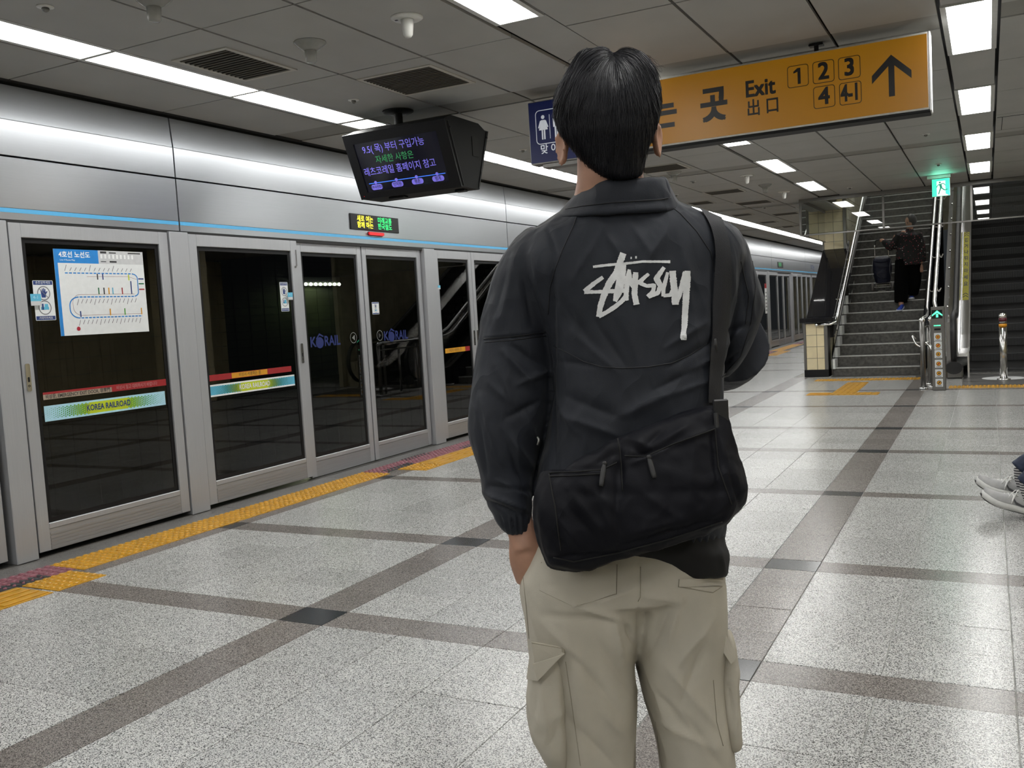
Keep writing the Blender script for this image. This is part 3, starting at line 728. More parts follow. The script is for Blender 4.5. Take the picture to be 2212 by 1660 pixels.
for i in range(9): lg.append(onmap([(.50 + .045 * i, .905), (.52 + .045 * i, .905), (.52 + .045 * i, .955), (.50 + .045 * i, .955)], .0008))
part('legend_marks', join(*lg), M_WHT, t); part('legend_text', join(onmap([(.50, .965), (.57, .965), (.57, .99), (.50, .99)], .0008), onmap([(.6, .968), (.68, .968), (.68, .982), (.6, .982)], .0008), onmap([(.82, .97), (.97, .97), (.97, .984), (.82, .984)], .0008), onmap([(.5, .862), (.56, .862), (.56, .872), (.5, .872)], .0008), onmap([(.60, .857), (.68, .857), (.68, .878), (.6, .878)], .0008)), M_INK, t)

# ---- hand safety notices
def notice(y0, y1, z0, z1, label, xg=XG, small=False):
    w, h = y1 - y0, z1 - z0
    t = thing('safety_notice', label, 'sticker', (xg, y0, z0), 'hand safety notices on the door glass')
    part('backing', prism(rrect(w, h, .006), (xg, y0 + w / 2, z0 + h / 2), YP, ZP, XP, .0015), M_PAPER, t)
    b = h * .11
    part('navy_bands', join(box(xg + .0015, xg + .0018, y0 + .004, y1 - .004, z1 - b, z1 - .003), box(xg + .0015, xg + .0018, y0 + .004, y1 - .004, z0 + .003, z0 + b)), M_NAVY, t)
    R = min(w * .38, h * .18)
    for q, zc in enumerate((z0 + h * .68, z0 + h * .32)):
        part('ring', ring2(circ(R), circ(R * .86), (xg + .0015, y0 + w / 2, zc), YP, ZP, XP, .0004), M_GREYL, t)
        if q == 0:
            hand = [(-.35, -.6), (.25, -.6), (.35, -.1), (.6, .2), (.5, .3), (.3, .15), (.3, .6), (.17, .6), (.14, .2), (.1, .72), (-.03, .72), (-.05, .2), (-.12, .66), (-.24, .66), (-.24, .15), (-.36, .5), (-.47, .45), (-.42, -.1)]
            part('hand_symbol', flat([(p[0] * R, p[1] * R) for p in hand], (xg + .0015, y0 + w / 2, zc), YP, ZP, XP, .0005), M_NAVY, t)
            part('slash', flat(seg(-R * .65, R * .65, R * .65, -R * .65, R * .1), (xg + .0015, y0 + w / 2, zc), YP, ZP, XP, .0008), M_GREYL, t)
        else:
            part('door_symbol', join(flat([(-R * .6, -R * .3), (R * .6, -R * .3), (R * .6, R * .1), (-R * .6, R * .1)], (xg + .0015, y0 + w / 2, zc), YP, ZP, XP, .0005), flat([(-R * .05, R * .1), (R * .5, R * .1), (R * .5, R * .5), (-R * .05, R * .5)], (xg + .0015, y0 + w / 2, zc), YP, ZP, XP, .0005)), M_CYAN, t)
            part('figure_symbol', flat([(-R * .45, -R * .3), (-R * .2, -R * .3), (-R * .2, R * .55), (-R * .45, R * .55)], (xg + .0015, y0 + w / 2, zc), YP, ZP, XP, .0008), M_NAVY, t)
    if not small:
        part('lettering', join(text_geo('손조심하세요', h * .075, (xg + .0018, y0 + w / 2, z1 - b / 2 - .001), YP, ZP, XP, align='CENTER', depth=.0006), text_geo('기대지마세요', h * .07, (xg + .0018, y0 + w / 2, z0 + b / 2 + .001), YP, ZP, XP, align='CENTER', depth=.0006)), M_WHT, t)
    return t
notice(3.652, 3.788, 1.425, 1.667, 'white safety notice with navy bands left of the route map')
notice(5.835, 5.930, 1.427, 1.665, 'narrow white safety notice near the right edge of the second emergency door')
notice(7.124, 7.234, 1.37, 1.485, 'small white safety notice on the lettered sliding leaf', XD - .0205 + .0, True)
def tab(y0, y1, z0, z1, label, x=XD + .0285):
    t = thing('door_label', label, 'sticker', (x, y0, z0), 'small blue door labels')
    part('blue_half', box(x, x + .001, y0, y1, (z0 + z1) / 2 - (z1 - z0) * .12, z1), M_CYAN, t); part('grey_half', box(x, x + .001, y0, y1, z0, (z0 + z1) / 2 - (z1 - z0) * .12), M_LGREY, t)
    part('lettering', text_geo('4-1', (z1 - z0) * .4, (x + .001, (y0 + y1) / 2, z1 - (z1 - z0) * .3), YP, ZP, XP, align='CENTER', depth=.0005), M_ICE, t)
tab(3.618, 3.688, 1.515, 1.585, 'small blue and grey label overlapping the notice left of the map')
tab(5.905, 5.965, 1.52, 1.580, 'small blue and grey label on the frame of the second emergency door')
tab(8.235, 8.285, 1.60, 1.64, 'tiny blue and white label on the narrow door beside the sleeve')

# prints on the sliding leaves
XL = XD - .0205
def circ_arrow(y, z, left, label):
    t = thing('arrow_mark', label, 'sticker', (XL, y, z), 'arrow circles on the sliding leaves')
    part('ring', ring2(circ(.050), circ(.044), (XL, y, z), YP, ZP, XP, .003), M_TRANS, t)
    s = -1 if left else 1
    part('arrowhead', flat([(-.020 * s, -.026), (-.020 * s, .026), (.022 * s, 0)], (XL, y, z), YP, ZP, XP, .003), M_TRANS if left else M_INK, t)
circ_arrow(6.803, 1.168, True, 'grey circle with a left arrow on the left sliding leaf')
circ_arrow(7.214, 1.17, False, 'grey circle with a right arrow on the right sliding leaf')
for yy, lab in ((7.50, 'deep blue railway lettering on the right sliding leaf'), (6.42, 'faint deep blue railway lettering on the left sliding leaf')):
    t = thing('railway_logo', lab, 'sticker', (XL, yy - .2, 1.15), 'railway lettering on the sliding leaves')
    part('letters', text_geo('K', .12, (XL, yy - .225, 1.155), YP, ZP, XP, bold=.003, depth=.003), M_KORL, t); part('letters', join(text_geo('RAIL', .12, (XL, yy - .035, 1.155), YP, ZP, XP, bold=.003, depth=.003, squash=.92)), M_KORL, t)
    part('globe', join(flat([(p[0] * 1.1, p[1] - .006) for p in circ(.048, 20)], (XL, yy - .095, 1.155), YP, ZP, XP, .003), flat([(-.05, .03), (0, .075), (.055, .05), (.052, .04), (0, .058), (-.04, .022)], (XL, yy - .095, 1.155), YP, ZP, XP, .0032)), M_KORL, t)

# ---- LED sign on the header with a red lamp below
XH = XD + .018
t = thing('led_sign', 'small black display with yellow and green characters on the header', 'sign', (XH, 7.2, 2.2))
part('housing', bbox(XH - .01, XH + .012, 6.82, 7.585, 2.143, 2.286, .003), M_BLK, t)
for s, m, y0, z0 in (('새로 여는', M_LEDY, 6.915, 2.243), ('함께 하는', M_LEDY, 6.915, 2.186), ('미래교통', M_LEDN, 7.235, 2.243), ('한국철도', M_LEDN, 7.235, 2.186)):
    part('characters', text_geo(s, .060, (XH + .012, y0, z0), YP, ZP, XP, bold=.0008, depth=.001, squash=1.05), m, t)
t = thing('door_lamp', 'small red warning lamp under the header display', 'lamp', (XH, 7.2, 2.11))
part('lens', prism(rrect(.235, .028, .012), (XH, 7.2, 2.117), YP, ZP, XP, .022), M_LEDR, t); part('base', prism(rrect(.245, .036, .014), (XH, 7.2, 2.116), YP, ZP, XP, .006), M_BLK, t)
t = thing('led_sign', 'distant small green display on the header beyond the man', 'sign', (XH, 26.2, 2.2))
part('housing', box(XH - .01, XH + .012, 25.9, 26.6, 2.14, 2.29), M_BLK, t); part('characters', join(text_geo('한국철도', .11, (XH + .012, 25.97, 2.215), YP, ZP, XP, bold=.004, depth=.001)), M_TVG, t)
t = thing('route_sticker', 'distant blue station lettering on the header near the stairs', 'sticker', (XH, 31.5, 2.2))
part('lettering', text_geo('여 기 는', .20, (XH, 31.2, 2.22), YP, ZP, XP, bold=.004, depth=.001), M_NAVY, t)
t = thing('notice_poster', 'distant tall red topped poster on a platform door beyond the man', 'poster', (XD + .012, 24.3, 1.3))
part('sheet', box(XD + .012, XD + .014, 24.15, 24.55, .93, 1.70), M_PAPER, t); part('red_head', box(XD + .014, XD + .015, 24.15, 24.55, 1.58, 1.70), M_RED, t)
part('lines', join(*[box(XD + .014, XD + .015, 24.2, 24.5, 1.0 + .09 * k, 1.03 + .09 * k) for k in range(6)]), M_GREYL, t)
# lamp on the tunnel wall seen through the glass
t = thing('tunnel_lamp', 'row of bright round bulbs glowing yellow green behind the sliding leaf', 'lamp', (-9.2, 11.5, 1.94))
la, lb = 11.12, 11.93
part('housing', bbox(-9.29, -9.20, la - .05, lb + .05, 1.90, 2.05, .01), M_BLK, t)
for i in range(8): part('bulb', ball((-9.18, la + (lb - la) * i / 7, 1.93), .024, 8, 6), M_TUNL, t)
al = bpy.data.lights.new('tunnel_lamp_light', 'AREA'); al.shape = 'RECTANGLE'; al.size = 1.2; al.size_y = .1; al.energy = 7; al.color = (.80, 1.0, .35)
alo = bpy.data.objects.new('tunnel_lamp_light', al); COL.objects.link(alo); alo.location = (-8.95, (la + lb) / 2, 1.88); alo.rotation_euler = Vector((-.40, 0, -.90)).to_track_quat('-Z', 'Z').to_euler(); alo.parent = t; alo.location = Vector((-9.10, (la + lb) / 2, 1.89)) - t.location
# ------------------------------------------------------------------ THINGS ON AND UNDER THE CEILING
def vent(x0, x1, y0, y1, label, near=True):
    t = thing('ceiling_vent', label, 'vent', ((x0 + x1) / 2, (y0 + y1) / 2, ZC), 'brown louvred ceiling vents')
    f = .028; z = ZC - .006
    part('frame', join(box(x0, x1, y0, y0 + f, z, ZC), box(x0, x1, y1 - f, y1, z, ZC), box(x0, x0 + f, y0 + f, y1 - f, z, ZC), box(x1 - f, x1, y0 + f, y1 - f, z, ZC)), M_VENT, t)
    part('recess', box(x0 + f, x1 - f, y0 + f, y1 - f, ZC - .001, ZC + .0), M_GAP, t)
    n = 15 if near else 9
    for i in range(n):
        yy = y0 + f + (y1 - y0 - 2 * f) * (i + .5) / n
        part('slat', box(x0 + f, x1 - f, yy - .007, yy + .004, ZC - .008, ZC - .003), M_VENTK, t)
vent(-4.06, -3.65, 3.90, 4.49, 'brown louvred ceiling vent above the second strip light from the left')
vent(-3.52, -2.97, 4.90, 5.46, 'brown louvred ceiling vent above the hanging monitor')
for x0, x1, ya, yb, lab in ((-3.52, -2.97, 9.95, 10.45, 'louvred ceiling vent just right of the neck below the amber sign'), (-3.52, -3.0, 12.85, 13.32, 'second louvred ceiling vent beyond the amber sign'), (-3.54, -3.0, 14.7, 15.2, 'third louvred ceiling vent beyond the amber sign'), (-4.08, -3.72, 13.95, 14.40, 'small louvred ceiling vent over the bag strap'), (-4.08, -3.72, 16.65, 17.05, 'small louvred vent near the distant strip lights'), (-3.5, -3.03, 17.3, 17.75, 'louvred vent beside the glass barrier end'), (-4.05, -3.72, 18.8, 19.2, 'small far louvred vent near the distant strip lights'), (-3.95, -3.68, 20.5, 20.9, 'farthest small louvred vent left of the stair column')):
    vent(x0, x1, ya, yb, lab, False)
def funnel(x, y, label, clear=False):
    t = thing('ceiling_funnel', label, 'ceiling fixture', (x, y, ZC), 'white funnel fixtures on the ceiling')
    m = M_CLRP if clear else M_PLAS
    part('flange', lathe([(.083, 0), (.083, -.005), (.072, -.012), (.03, -.014)] if not clear else [(.088, 0), (.088, -.004), (.070, -.020), (.034, -.045)], (x, y, ZC), 28), m, t, True)
    part('spout', lathe([(.034, -.012), (.030, -.05), (.025, -.088), (.016, -.100), (.002, -.103)] if not clear else [(.034, -.040), (.030, -.10), (.024, -.108)], (x, y, ZC), 24), m, t, True)
    if not clear: part('test_button', box(x - .055, x - .040, y - .03, y - .02, ZC - .0145, ZC - .010), M_BLK, t)
funnel(-2.60, 4.09, 'solid white funnel fixture left of the top middle light')
funnel(-3.25, 4.12, 'translucent funnel fixture between the two nearest vents', True)
funnel(-3.36, 3.15, 'translucent funnel fixture cut off by the top edge', True)
funnel(-3.22, 10.60, 'translucent funnel fixture just right of the collar', True)
funnel(-2.62, 11.65, 'solid white funnel fixture beyond the amber sign')
funnel(-2.64, 12.80, 'translucent funnel fixture beyond the amber sign', True)
funnel(-2.60, 13.90, 'farthest white funnel fixture before the glass barrier')
def sprinkler(x, y, label):
    t = thing('sprinkler_head', label, 'sprinkler', (x, y, ZC), 'sprinkler heads in the ceiling')
    part('rosette', lathe([(.038, 0), (.038, -.003), (.02, -.006)], (x, y, ZC), 18), M_PLAS, t, True)
    part('head', lathe([(.014, -.004), (.018, -.012), (.012, -.022), (.004, -.026)], (x, y, ZC), 12), M_STEELD, t, True)
for x, y, lab in ((-3.832, 2.95, 'sprinkler head near the top left corner'), (-3.865, 5.33, 'sprinkler head above the hanging monitor bracket'), (-3.87, 7.96, 'sprinkler head left of the blue sign'), (-.521, 10.19, 'sprinkler head under the arrow end of the amber sign'), (-.519, 12.74, 'sprinkler head above the green running man sign'), (-3.87, 12.8, 'distant sprinkler head over the bag strap'), (-3.28, 11.6, 'sprinkler head right of the collar'), (-1.75, 14.3, 'sprinkler head above the glass barrier left part'), (.45, 9.9, 'sprinkler head right of the escalator light row'), (.5, 14.5, 'sprinkler head at the right edge above the escalator'), (-3.3, 15.9, 'far sprinkler head left of the glass barrier')):
    sprinkler(x, y, lab)
t = thing('ceiling_disc', 'flat round disc on the ceiling below the amber sign', 'ceiling fixture', (-2.64, 9.02, ZC))
part('disc', lathe([(.10, 0), (.10, -.006), (.085, -.010), (.08, -.007), (.01, -.007)], (-2.64, 9.02, ZC), 28), M_PLAS, t, True)
t = thing('ceiling_hatch', 'small square hatch outline on the ceiling right of the light row', 'hatch', (.30, 10.3, ZC))
part('hatch_frame', join(box(.10, .46, 9.75, 9.757, ZC - .003, ZC), box(.10, .46, 10.53, 10.537, ZC - .003, ZC), box(.14, .146, 9.75, 10.53, ZC - .003, ZC)), M_GAP, t); part('hatch_panel', box(.10, .46, 9.757, 10.53, ZC - .0025, ZC - .0005), M_CEIL, t)

# ---- the hanging monitor
t = thing('hanging_monitor', 'black double sided monitor hanging from the ceiling showing violet Korean text', 'monitor', (-3.75, 5.92, ZC))
xa, xb = -4.185, -3.31
def wedge(x0, x1, yt, yb, ht, hb, zt, zb):     # tapered towards the bottom
    V = [(x0, yt - ht, zt), (x1, yt - ht, zt), (x1, yt + ht, zt), (x0, yt + ht, zt), (x0, yb - hb, zb), (x1, yb - hb, zb), (x1, yb + hb, zb), (x0, yb + hb, zb)]
    return V, [[0, 1, 2, 3], [7, 6, 5, 4], [0, 4, 5, 1], [1, 5, 6, 2], [2, 6, 7, 3], [3, 7, 4, 0]]
zt, zb = 2.672, 2.225
part('casing', wedge(xa, xb, 5.92, 5.92, .315, .125, zt, zb), M_TVC, t)
part('top_cover', wedge(xa + .02, xb - .02, 5.92, 5.92, .20, .315, zt + .045, zt), M_TVC, t)
def face(u, v, lift=0.0):      # u across 0..1, v down 0..1 on the near face
    p = Vector((xa + (xb - xa) * u, 5.605 + .19 * v, zt + (zb - zt) * v)); nrm = Vector((0, -.447, -.19)).normalized(); return p + nrm * lift
fx = Vector((1, 0, 0)); fy = (face(0, 0) - face(0, 1)).normalized(); fn = Vector((0, -.447, -.19)).normalized()
def quad(u0, u1, v0, v1, l): return [tuple(face(u0, v1, l)), tuple(face(u1, v1, l)), tuple(face(u1, v0, l)), tuple(face(u0, v0, l))], [[0, 1, 2, 3]]
br = join(*[([tuple(face(u, v, l)) for l in (0, .012) for (u, v) in ((a, d), (b, d), (b, c), (a, c))], [[0, 1, 2, 3], [4, 5, 6, 7], [0, 1, 5, 4], [1, 2, 6, 5], [2, 3, 7, 6], [3, 0, 4, 7]]) for a, b, c, d in ((0, 1, 0, .15), (0, 1, .90, 1), (0, .085, .15, .90), (.90, 1, .15, .90))])
part('bezel', br, M_BLK, t); part('screen', quad(.085, .90, .15, .90, .004), M_SCR, t)
W_ = xb - xa
def scr(s, u, v, size, m, bold=.001, al='LEFT', sq=1.0, dep=.0055): part('screen_text', text_geo(s, size, face(u, v), fx, fy, fn, bold=bold, align=al, depth=dep, squash=sq), m, t)
scr('9.5( 목) 부터 구입가능', .155, .265, .068, M_TVP, .0004, sq=.86); scr('자세한 사항은', .255, .435, .062, M_TVG, .0002, sq=.92)
scr('레츠코레일 홈페이지 참고', .105, .60, .068, M_TVP, .0004, sq=.86)
part('route_line', quad(.12, .88, .765, .777, .0056), M_TVB, t)
for u, s in ((.19, '정부과천청사'), (.40, '인덕원'), (.60, '평촌'), (.80, '범계')):
    part('station_pill', join(prism(rrect(.098, .040, .018), face(u, .835), fx, fy, fn, .0056), prism(circ(.012, 12), face(u, .765), fx, fy, fn, .0062)), M_TVP, t)
    scr(s, u, .835, .026 if len(s) > 4 else .034, M_INK, .0004, 'CENTER', .8, .0066)
part('standby_lamp', prism(circ(.003, 8), face(.04, .95, .012), fx, fy, fn, .001), M_LEDR, t)
part('corner_bolts', join(*[ball((xb + .003, y_, z_), .012, 8, 6) for y_, z_ in ((5.66, 2.62), (6.19, 2.62))]), M_BLK, t)
part('speaker_slot', box(xb, xb + .004, 5.97, 6.06, 2.46, 2.60), M_GAP, t)
part('edge_trim', join(tube([(xb + .002, 5.64, zt - .01), (xb + .002, 5.81, zb + .01)], .006, 6), tube([(xb + .002, 6.20, zt - .01), (xb + .002, 6.03, zb + .01)], .006, 6)), M_BLK, t)
part('lower_latch', join(bbox(-3.98, -3.84, 5.84, 5.90, zb - .016, zb, .004), bbox(-3.44, -3.36, 5.90, 5.96, zb - .018, zb, .004)), M_BLK, t)
part('ceiling_pole', join(lathe([(.032, 0), (.032, -.13)], (-3.83, 5.82, ZC), 16)), M_TVC, t); part('ceiling_flange', lathe([(.115, 0), (.115, -.008), (.10, -.016), (.035, -.02)], (-3.83, 5.82, ZC), 30), M_TVC, t, True)

# ---- exit sign (amber) and toilet sign (blue)
YSG = 5.985
sx0, sx1, sz0, sz1 = -2.365, -.283, 2.352, 2.768
t = thing('exit_direction_sign', 'long amber exit sign with black arrow and exit numbers hanging behind the head', 'sign', ((sx0 + sx1) / 2, YSG, ZC))
part('housing', bbox(sx0, sx1, YSG + .002, YSG + .125, sz0 - .014, sz1 + .012, .004), M_LFR, t)
part('bottom_rail', bbox(sx0, sx1 + .004, YSG - .004, YSG + .13, sz0 - .03, sz0 - .012, .004), M_TVC, t)
part('face', box(sx0 + .006, sx1 - .006, YSG - .002, YSG + .002, sz0, sz1), M_SIGNY, t)
part('end_cap', bbox(sx1, sx1 + .012, YSG + .0, YSG + .125, sz0 - .02, sz1 + .012, .003), M_WHT, t)
part('hanger', join(box(-.92, -.895, YSG + .05, YSG + .07, sz1, ZC), bbox(-.95, -.865, YSG + .03, YSG + .09, ZC - .012, ZC, .003)), M_BLK, t)
part('hanger', box(-2.0, -1.975, YSG + .05, YSG + .07, sz1, ZC), M_BLK, t)
NY = -YP
H = sz1 - sz0
def sg(x, z, s, size, m=M_SIGNK, bold=.002, al='LEFT', sq=1.0, nm='lettering'):
    a = text_geo(s, size, (x, YSG - .002, z), XP, ZP, NY, bold=0, align=al, depth=.001, squash=sq, res=5); k = bold
    part(nm, join(*[([(v[0] + dx * k, v[1] - .00005 * i, v[2] + dz * k) for v in a[0]], a[1]) for i, (dx, dz) in enumerate(((-1, -1), (1, -1), (-1, 1), (1, 1), (0, 0)))]), m, t)
def sxy(px, py):
    d = RC.T @ np.array([px - CX, -(py - CY), -F_PX]); k = YSG / d[1]; return d[0] * k, d[2] * k + CAM_H
for s, x in (('곳', -1.536), ('는', -1.868), ('가', -2.06), ('나', -2.25)): sg(x, 2.545, s, .228, bold=.0075, al='CENTER', sq=.86)
sg(-1.337, 2.612, 'Exit', .140, bold=.0034, sq=.86); sg(-1.332, 2.492, '出 口', .108, bold=.0018, sq=.84)
part('lettering', join(flat([(-.002, -.048), (.016, -.048), (.016, .048), (-.002, .048)], (-1.012, YSG - .002, 2.648), XP, ZP, NY, .001), flat([(-.002, .048), (-.002, .026), (-.026, .018), (-.026, .030)], (-1.012, YSG - .002, 2.648), XP, ZP, NY, .0011)), M_SIGNK, t)
for s, x, z in (('', -1.012, 2.648), ('2', -.862, 2.649), ('3', -.714, 2.648), ('4', -.862, 2.500), ('4-1', -.712, 2.498)):
    if s: sg(x, z, s, .140, al='CENTER', sq=.95 if len(s) == 1 else .58, bold=.0035)
    part('number_box', ring2([(p[0], p[1]) for p in rrect(.126, .132, .018)], rrect(.118, .124, .015), (x, YSG - .002, z), XP, ZP, NY, .001), M_SIGNK, t)
ax, az = -.482, 2.565
arrow = join(flat([(-.0165, -.122), (.0165, -.122), (.0165, .075), (-.0165, .075)], (ax, YSG - .002, az), XP, ZP, NY, .001), flat([(0, .118), (.108, .012), (.108, -.035), (0, .070), (-.108, -.035), (-.108, .012)], (ax, YSG - .002, az), XP, ZP, NY, .0012))
# the chevron is split in two convex halves
arrow = join(flat([(-.0165, -.122), (.0165, -.122), (.0165, .085), (-.0165, .085)], (ax, YSG - .002, az), XP, ZP, NY, .001), flat([(0, .118), (.108, .012), (.108, -.035), (0, .070)], (ax, YSG - .002, az), XP, ZP, NY, .0012), flat([(0, .118), (0, .070), (-.108, -.035), (-.108, .012)], (ax, YSG - .002, az), XP, ZP, NY, .0012))
part('arrow', arrow, M_SIGNK, t)
bx0, bx1 = -2.846, -2.372
t = thing('toilet_sign', 'blue toilet sign with white figures beside the head', 'sign', ((bx0 + bx1) / 2, YSG, ZC))
part('housing', bbox(bx0 - .006, bx1, YSG + .002, YSG + .125, sz0 - .016, sz1, .003), M_STEELD, t)
part('face', box(bx0, bx1 - .004, YSG - .002, YSG + .002, sz0 - .006, sz1 - .006), M_SIGNB, t)
part('bottom_rail', bbox(bx0 + .08, bx1, YSG + .01, YSG + .11, sz0 - .045, sz0 - .016, .003), M_STEELD, t)
part('hanger', box(-2.62, -2.60, YSG + .05, YSG + .07, sz1, ZC), M_BLK, t)
pcx, pcz = -2.69, 2.587
def bl(poly, l=.001): return flat(poly, (pcx, YSG - .002, pcz), XP, ZP, NY, l)
part('outline', ring2(rrect(.215, .235, .03), rrect(.205, .225, .026), (pcx, YSG - .002, pcz), XP, ZP, NY, .001), M_SIGNW, t)
wx = -.050
part('woman_symbol', join(flat([(p[0] + wx, p[1] + .068) for p in circ(.0135, 14)], (pcx, YSG - .002, pcz), XP, ZP, NY, .001), bl([(wx - .016, .048), (wx + .016, .048), (wx + .034, -.020), (wx - .034, -.020)]), bl([(wx - .014, -.020), (wx - .003, -.020), (wx - .003, -.085), (wx - .014, -.085)]), bl([(wx + .003, -.020), (wx + .014, -.020), (wx + .014, -.085), (wx + .003, -.085)]), bl(seg(wx - .018, .044, wx - .036, -.004, .009)), bl(seg(wx + .018, .044, wx + .036, -.004, .009))), M_SIGNW, t)
part('divider', bl([(-.002, -.085), (.002, -.085), (.002, .08), (-.002, .08)]), M_SIGNW, t)
part('man_symbol', join(flat([(p[0] + .050, p[1] + .068) for p in circ(.0135, 14)], (pcx, YSG - .002, pcz), XP, ZP, NY, .001), bl([(.026, .048), (.074, .048), (.074, -.010), (.026, -.010)]), bl([(.036, -.010), (.048, -.010), (.048, -.085), (.036, -.085)]), bl([(.052, -.010), (.064, -.010), (.064, -.085), (.052, -.085)])), M_SIGNW, t)
part('lettering', text_geo('맞 이 방', .070, (-2.772, YSG - .002, 2.430), XP, ZP, NY, bold=.0012, depth=.001, squash=.95), M_SIGNW, t)

# ---- green running-man sign
YX = 13.9
t = thing('running_man_sign', 'small green exit sign with a running figure above the escalator', 'sign', (-.53, YX, ZC))
ex0, ex1, ez0, ez1 = -.652, -.432, 2.545, 2.778
part('bracket', join(bbox(ex0 - .06, ex1 + .01, YX + .0, YX + .07, ZC - .045, ZC - .004, .003)), M_LFR, t)
part('housing', bbox(ex0, ex1, YX + .002, YX + .05, ez0, ez1, .003), M_PLAS, t)
part('face', box(ex0 + .002, ex1 - .002, YX - .001, YX + .002, ez0 + .002, ez1 - .002), M_EXG, t)
ox, oz = (ex0 + ex1) / 2, (ez0 + ez1) / 2
def eg(poly, l=.0015): return flat(poly, (ox, YX - .001, oz), XP, ZP, NY, l)
part('white_doorway', join(eg([(-.05, -.09), (.055, -.09), (.055, .085), (-.05, .085)]), eg([(-.05, -.112), (.095, -.112), (.055, -.088), (-.05, -.088)], .0014)), M_EXW, t)
k_ = []
for a, b, c, d, w in ((-.008, .045, .004, -.005, .030), (.0, .0, .045, -.04, .016), (.045, -.04, .080, -.03, .014), (.0, .0, -.015, -.045, .017), (-.015, -.045, -.03, -.09, .014), (-.008, .045, -.04, .03, .012), (-.04, .03, -.052, .002, .010), (0, .045, .035, .05, .012), (.035, .05, .055, .022, .010)): k_.append(eg(seg(a, b, c, d, w), .0022 + .0001 * len(k_)))
k_.append(flat([(p[0] - .012, p[1] + .066) for p in circ(.0125, 14)], (ox, YX - .001, oz), XP, ZP, NY, .0022))
part('running_figure', join(*k_), M_EXK, t)
t.location.z = ZC
gl = bpy.data.lights.new('sign_glow', 'AREA'); gl.size = .2; gl.energy = .4; gl.color = (.2, 1, .65); go = bpy.data.objects.new('sign_glow', gl); COL.objects.link(go); go.parent = t
go.location = Vector((-.54, YX - .06, 2.70)) - t.location; go.rotation_euler = Vector((0, -.75, .65)).to_track_quat('-Z', 'Y').to_euler()
# ------------------------------------------------------------------ STAIRS
SX0, SX1 = -2.25, -.93
SY, SR, SZ0, SRZ = 15.55, .30, .135, .168
NST = 30
st = thing('staircase', 'dark stone staircase with bright metal nosings rising beyond the platform', 'stairs', ((SX0 + SX1) / 2, SY, 0))
def step_z(i): return SZ0 + SRZ * i
for i in range(NST):
    y0 = SY + SR * i; z1 = step_z(i)
    s = part('step', join(box(SX0, SX1, y0, y0 + SR + .02, z1 - SRZ - .02, z1)), M_STEP, st)
    part('nosing', join(bbox(SX0 + .02, SX1 - .02, y0 - .008, y0 + .045, z1 - .004, z1 + .004, .002), box(SX0 + .02, SX1 - .02, y0 - .008, y0 - .001, z1 - .014, z1 - .004)), M_NOSE, s)
part('understructure', join(*[box(SX0, SX1, SY + SR * i + .05, SY + SR * i + SR + .05, -.02, max(.01, step_z(i) - SRZ - .03)) for i in range(NST)]), M_GAP, st)
part('foot_plate', box(SX0, SX1, SY - .18, SY - .005, -.004, .004), M_STEELD, st)
part('upper_landing', box(SX0, SX1, SY + SR * NST, SY + SR * NST + 3, step_z(NST - 1) - .2, step_z(NST - 1)), M_TREAD, st)
slope = SRZ / SR
# white stepped stringer on the lower left and the black raking kerb above it
V = []
for i in range(9):
    y0 = SY + SR * i; z1 = step_z(i)
    part('white_stringer_plate', box(SX0 - .006, SX0 + .05, y0 - .035, y0 + SR - .04, z1 - SRZ * .1, z1 + SRZ * .80), M_WPNT, st)
def rake(x0, x1, ya, yb, za, h, off=0):
    a = za; b = za + (yb - ya) * slope
    V = [(x0, ya, a), (x1, ya, a), (x1, yb, b), (x0, yb, b), (x0, ya, a + h), (x1, ya, a + h), (x1, yb, b + h), (x0, yb, b + h)]
    return V, [[0, 3, 2, 1], [4, 5, 6, 7], [0, 1, 5, 4], [1, 2, 6, 5], [2, 3, 7, 6], [3, 0, 4, 7]]
part('black_raking_kerb', rake(SX0 - .0, SX0 + .055, SY + SR * 6, SY + SR * NST, step_z(6) - .05, .34), M_BSTN, st)
part('black_raking_kerb', rake(SX0 - .0, SX0 + .012, SY - .05, SY + SR * NST, .02, .26), M_BSTN, st)
part('right_stringer', rake(SX1 - .02, SX1 + .03, SY - .1, SY + SR * NST, -.05, .30), M_BSTN, st)

# ---- left pier, raking coping, tiled column, inner side wall
sw = struct('wall_stair', box(-2.655, -2.30, 15.47, 15.9, -.02, .86), M_STEELD, label='cream tiled pier with black granite coping at the foot of the stairs')
part('pier_plinth', box(-2.668, -2.292, 15.452, 15.9, 0, .115), M_BLK, sw)
part('corner_trim', join(bbox(-2.668, -2.628, 15.452, 15.50, .115, .865, .003), bbox(-2.345, -2.292, 15.452, 15.50, .115, .865, .003)), M_STEELD, sw)
TW = .182
def wtile(x0, x1, y, z0, z1, m=M_TILE): return part('tile', bbox(x0 + .003, x1 - .003, y - .012, y, z0 + .003, z1 - .003, .0015), m, sw)
xs = [-2.628, -2.462, -2.345]
for k in range(4):
    for a, b in zip(xs, xs[1:]): wtile(a, b, 15.47, .115 + .187 * k, .115 + .187 * (k + 1))
part('coping_slab', join(bbox(-2.715, -2.20, 15.40, 15.93, .872, .955, .012)), M_BSTN, sw)
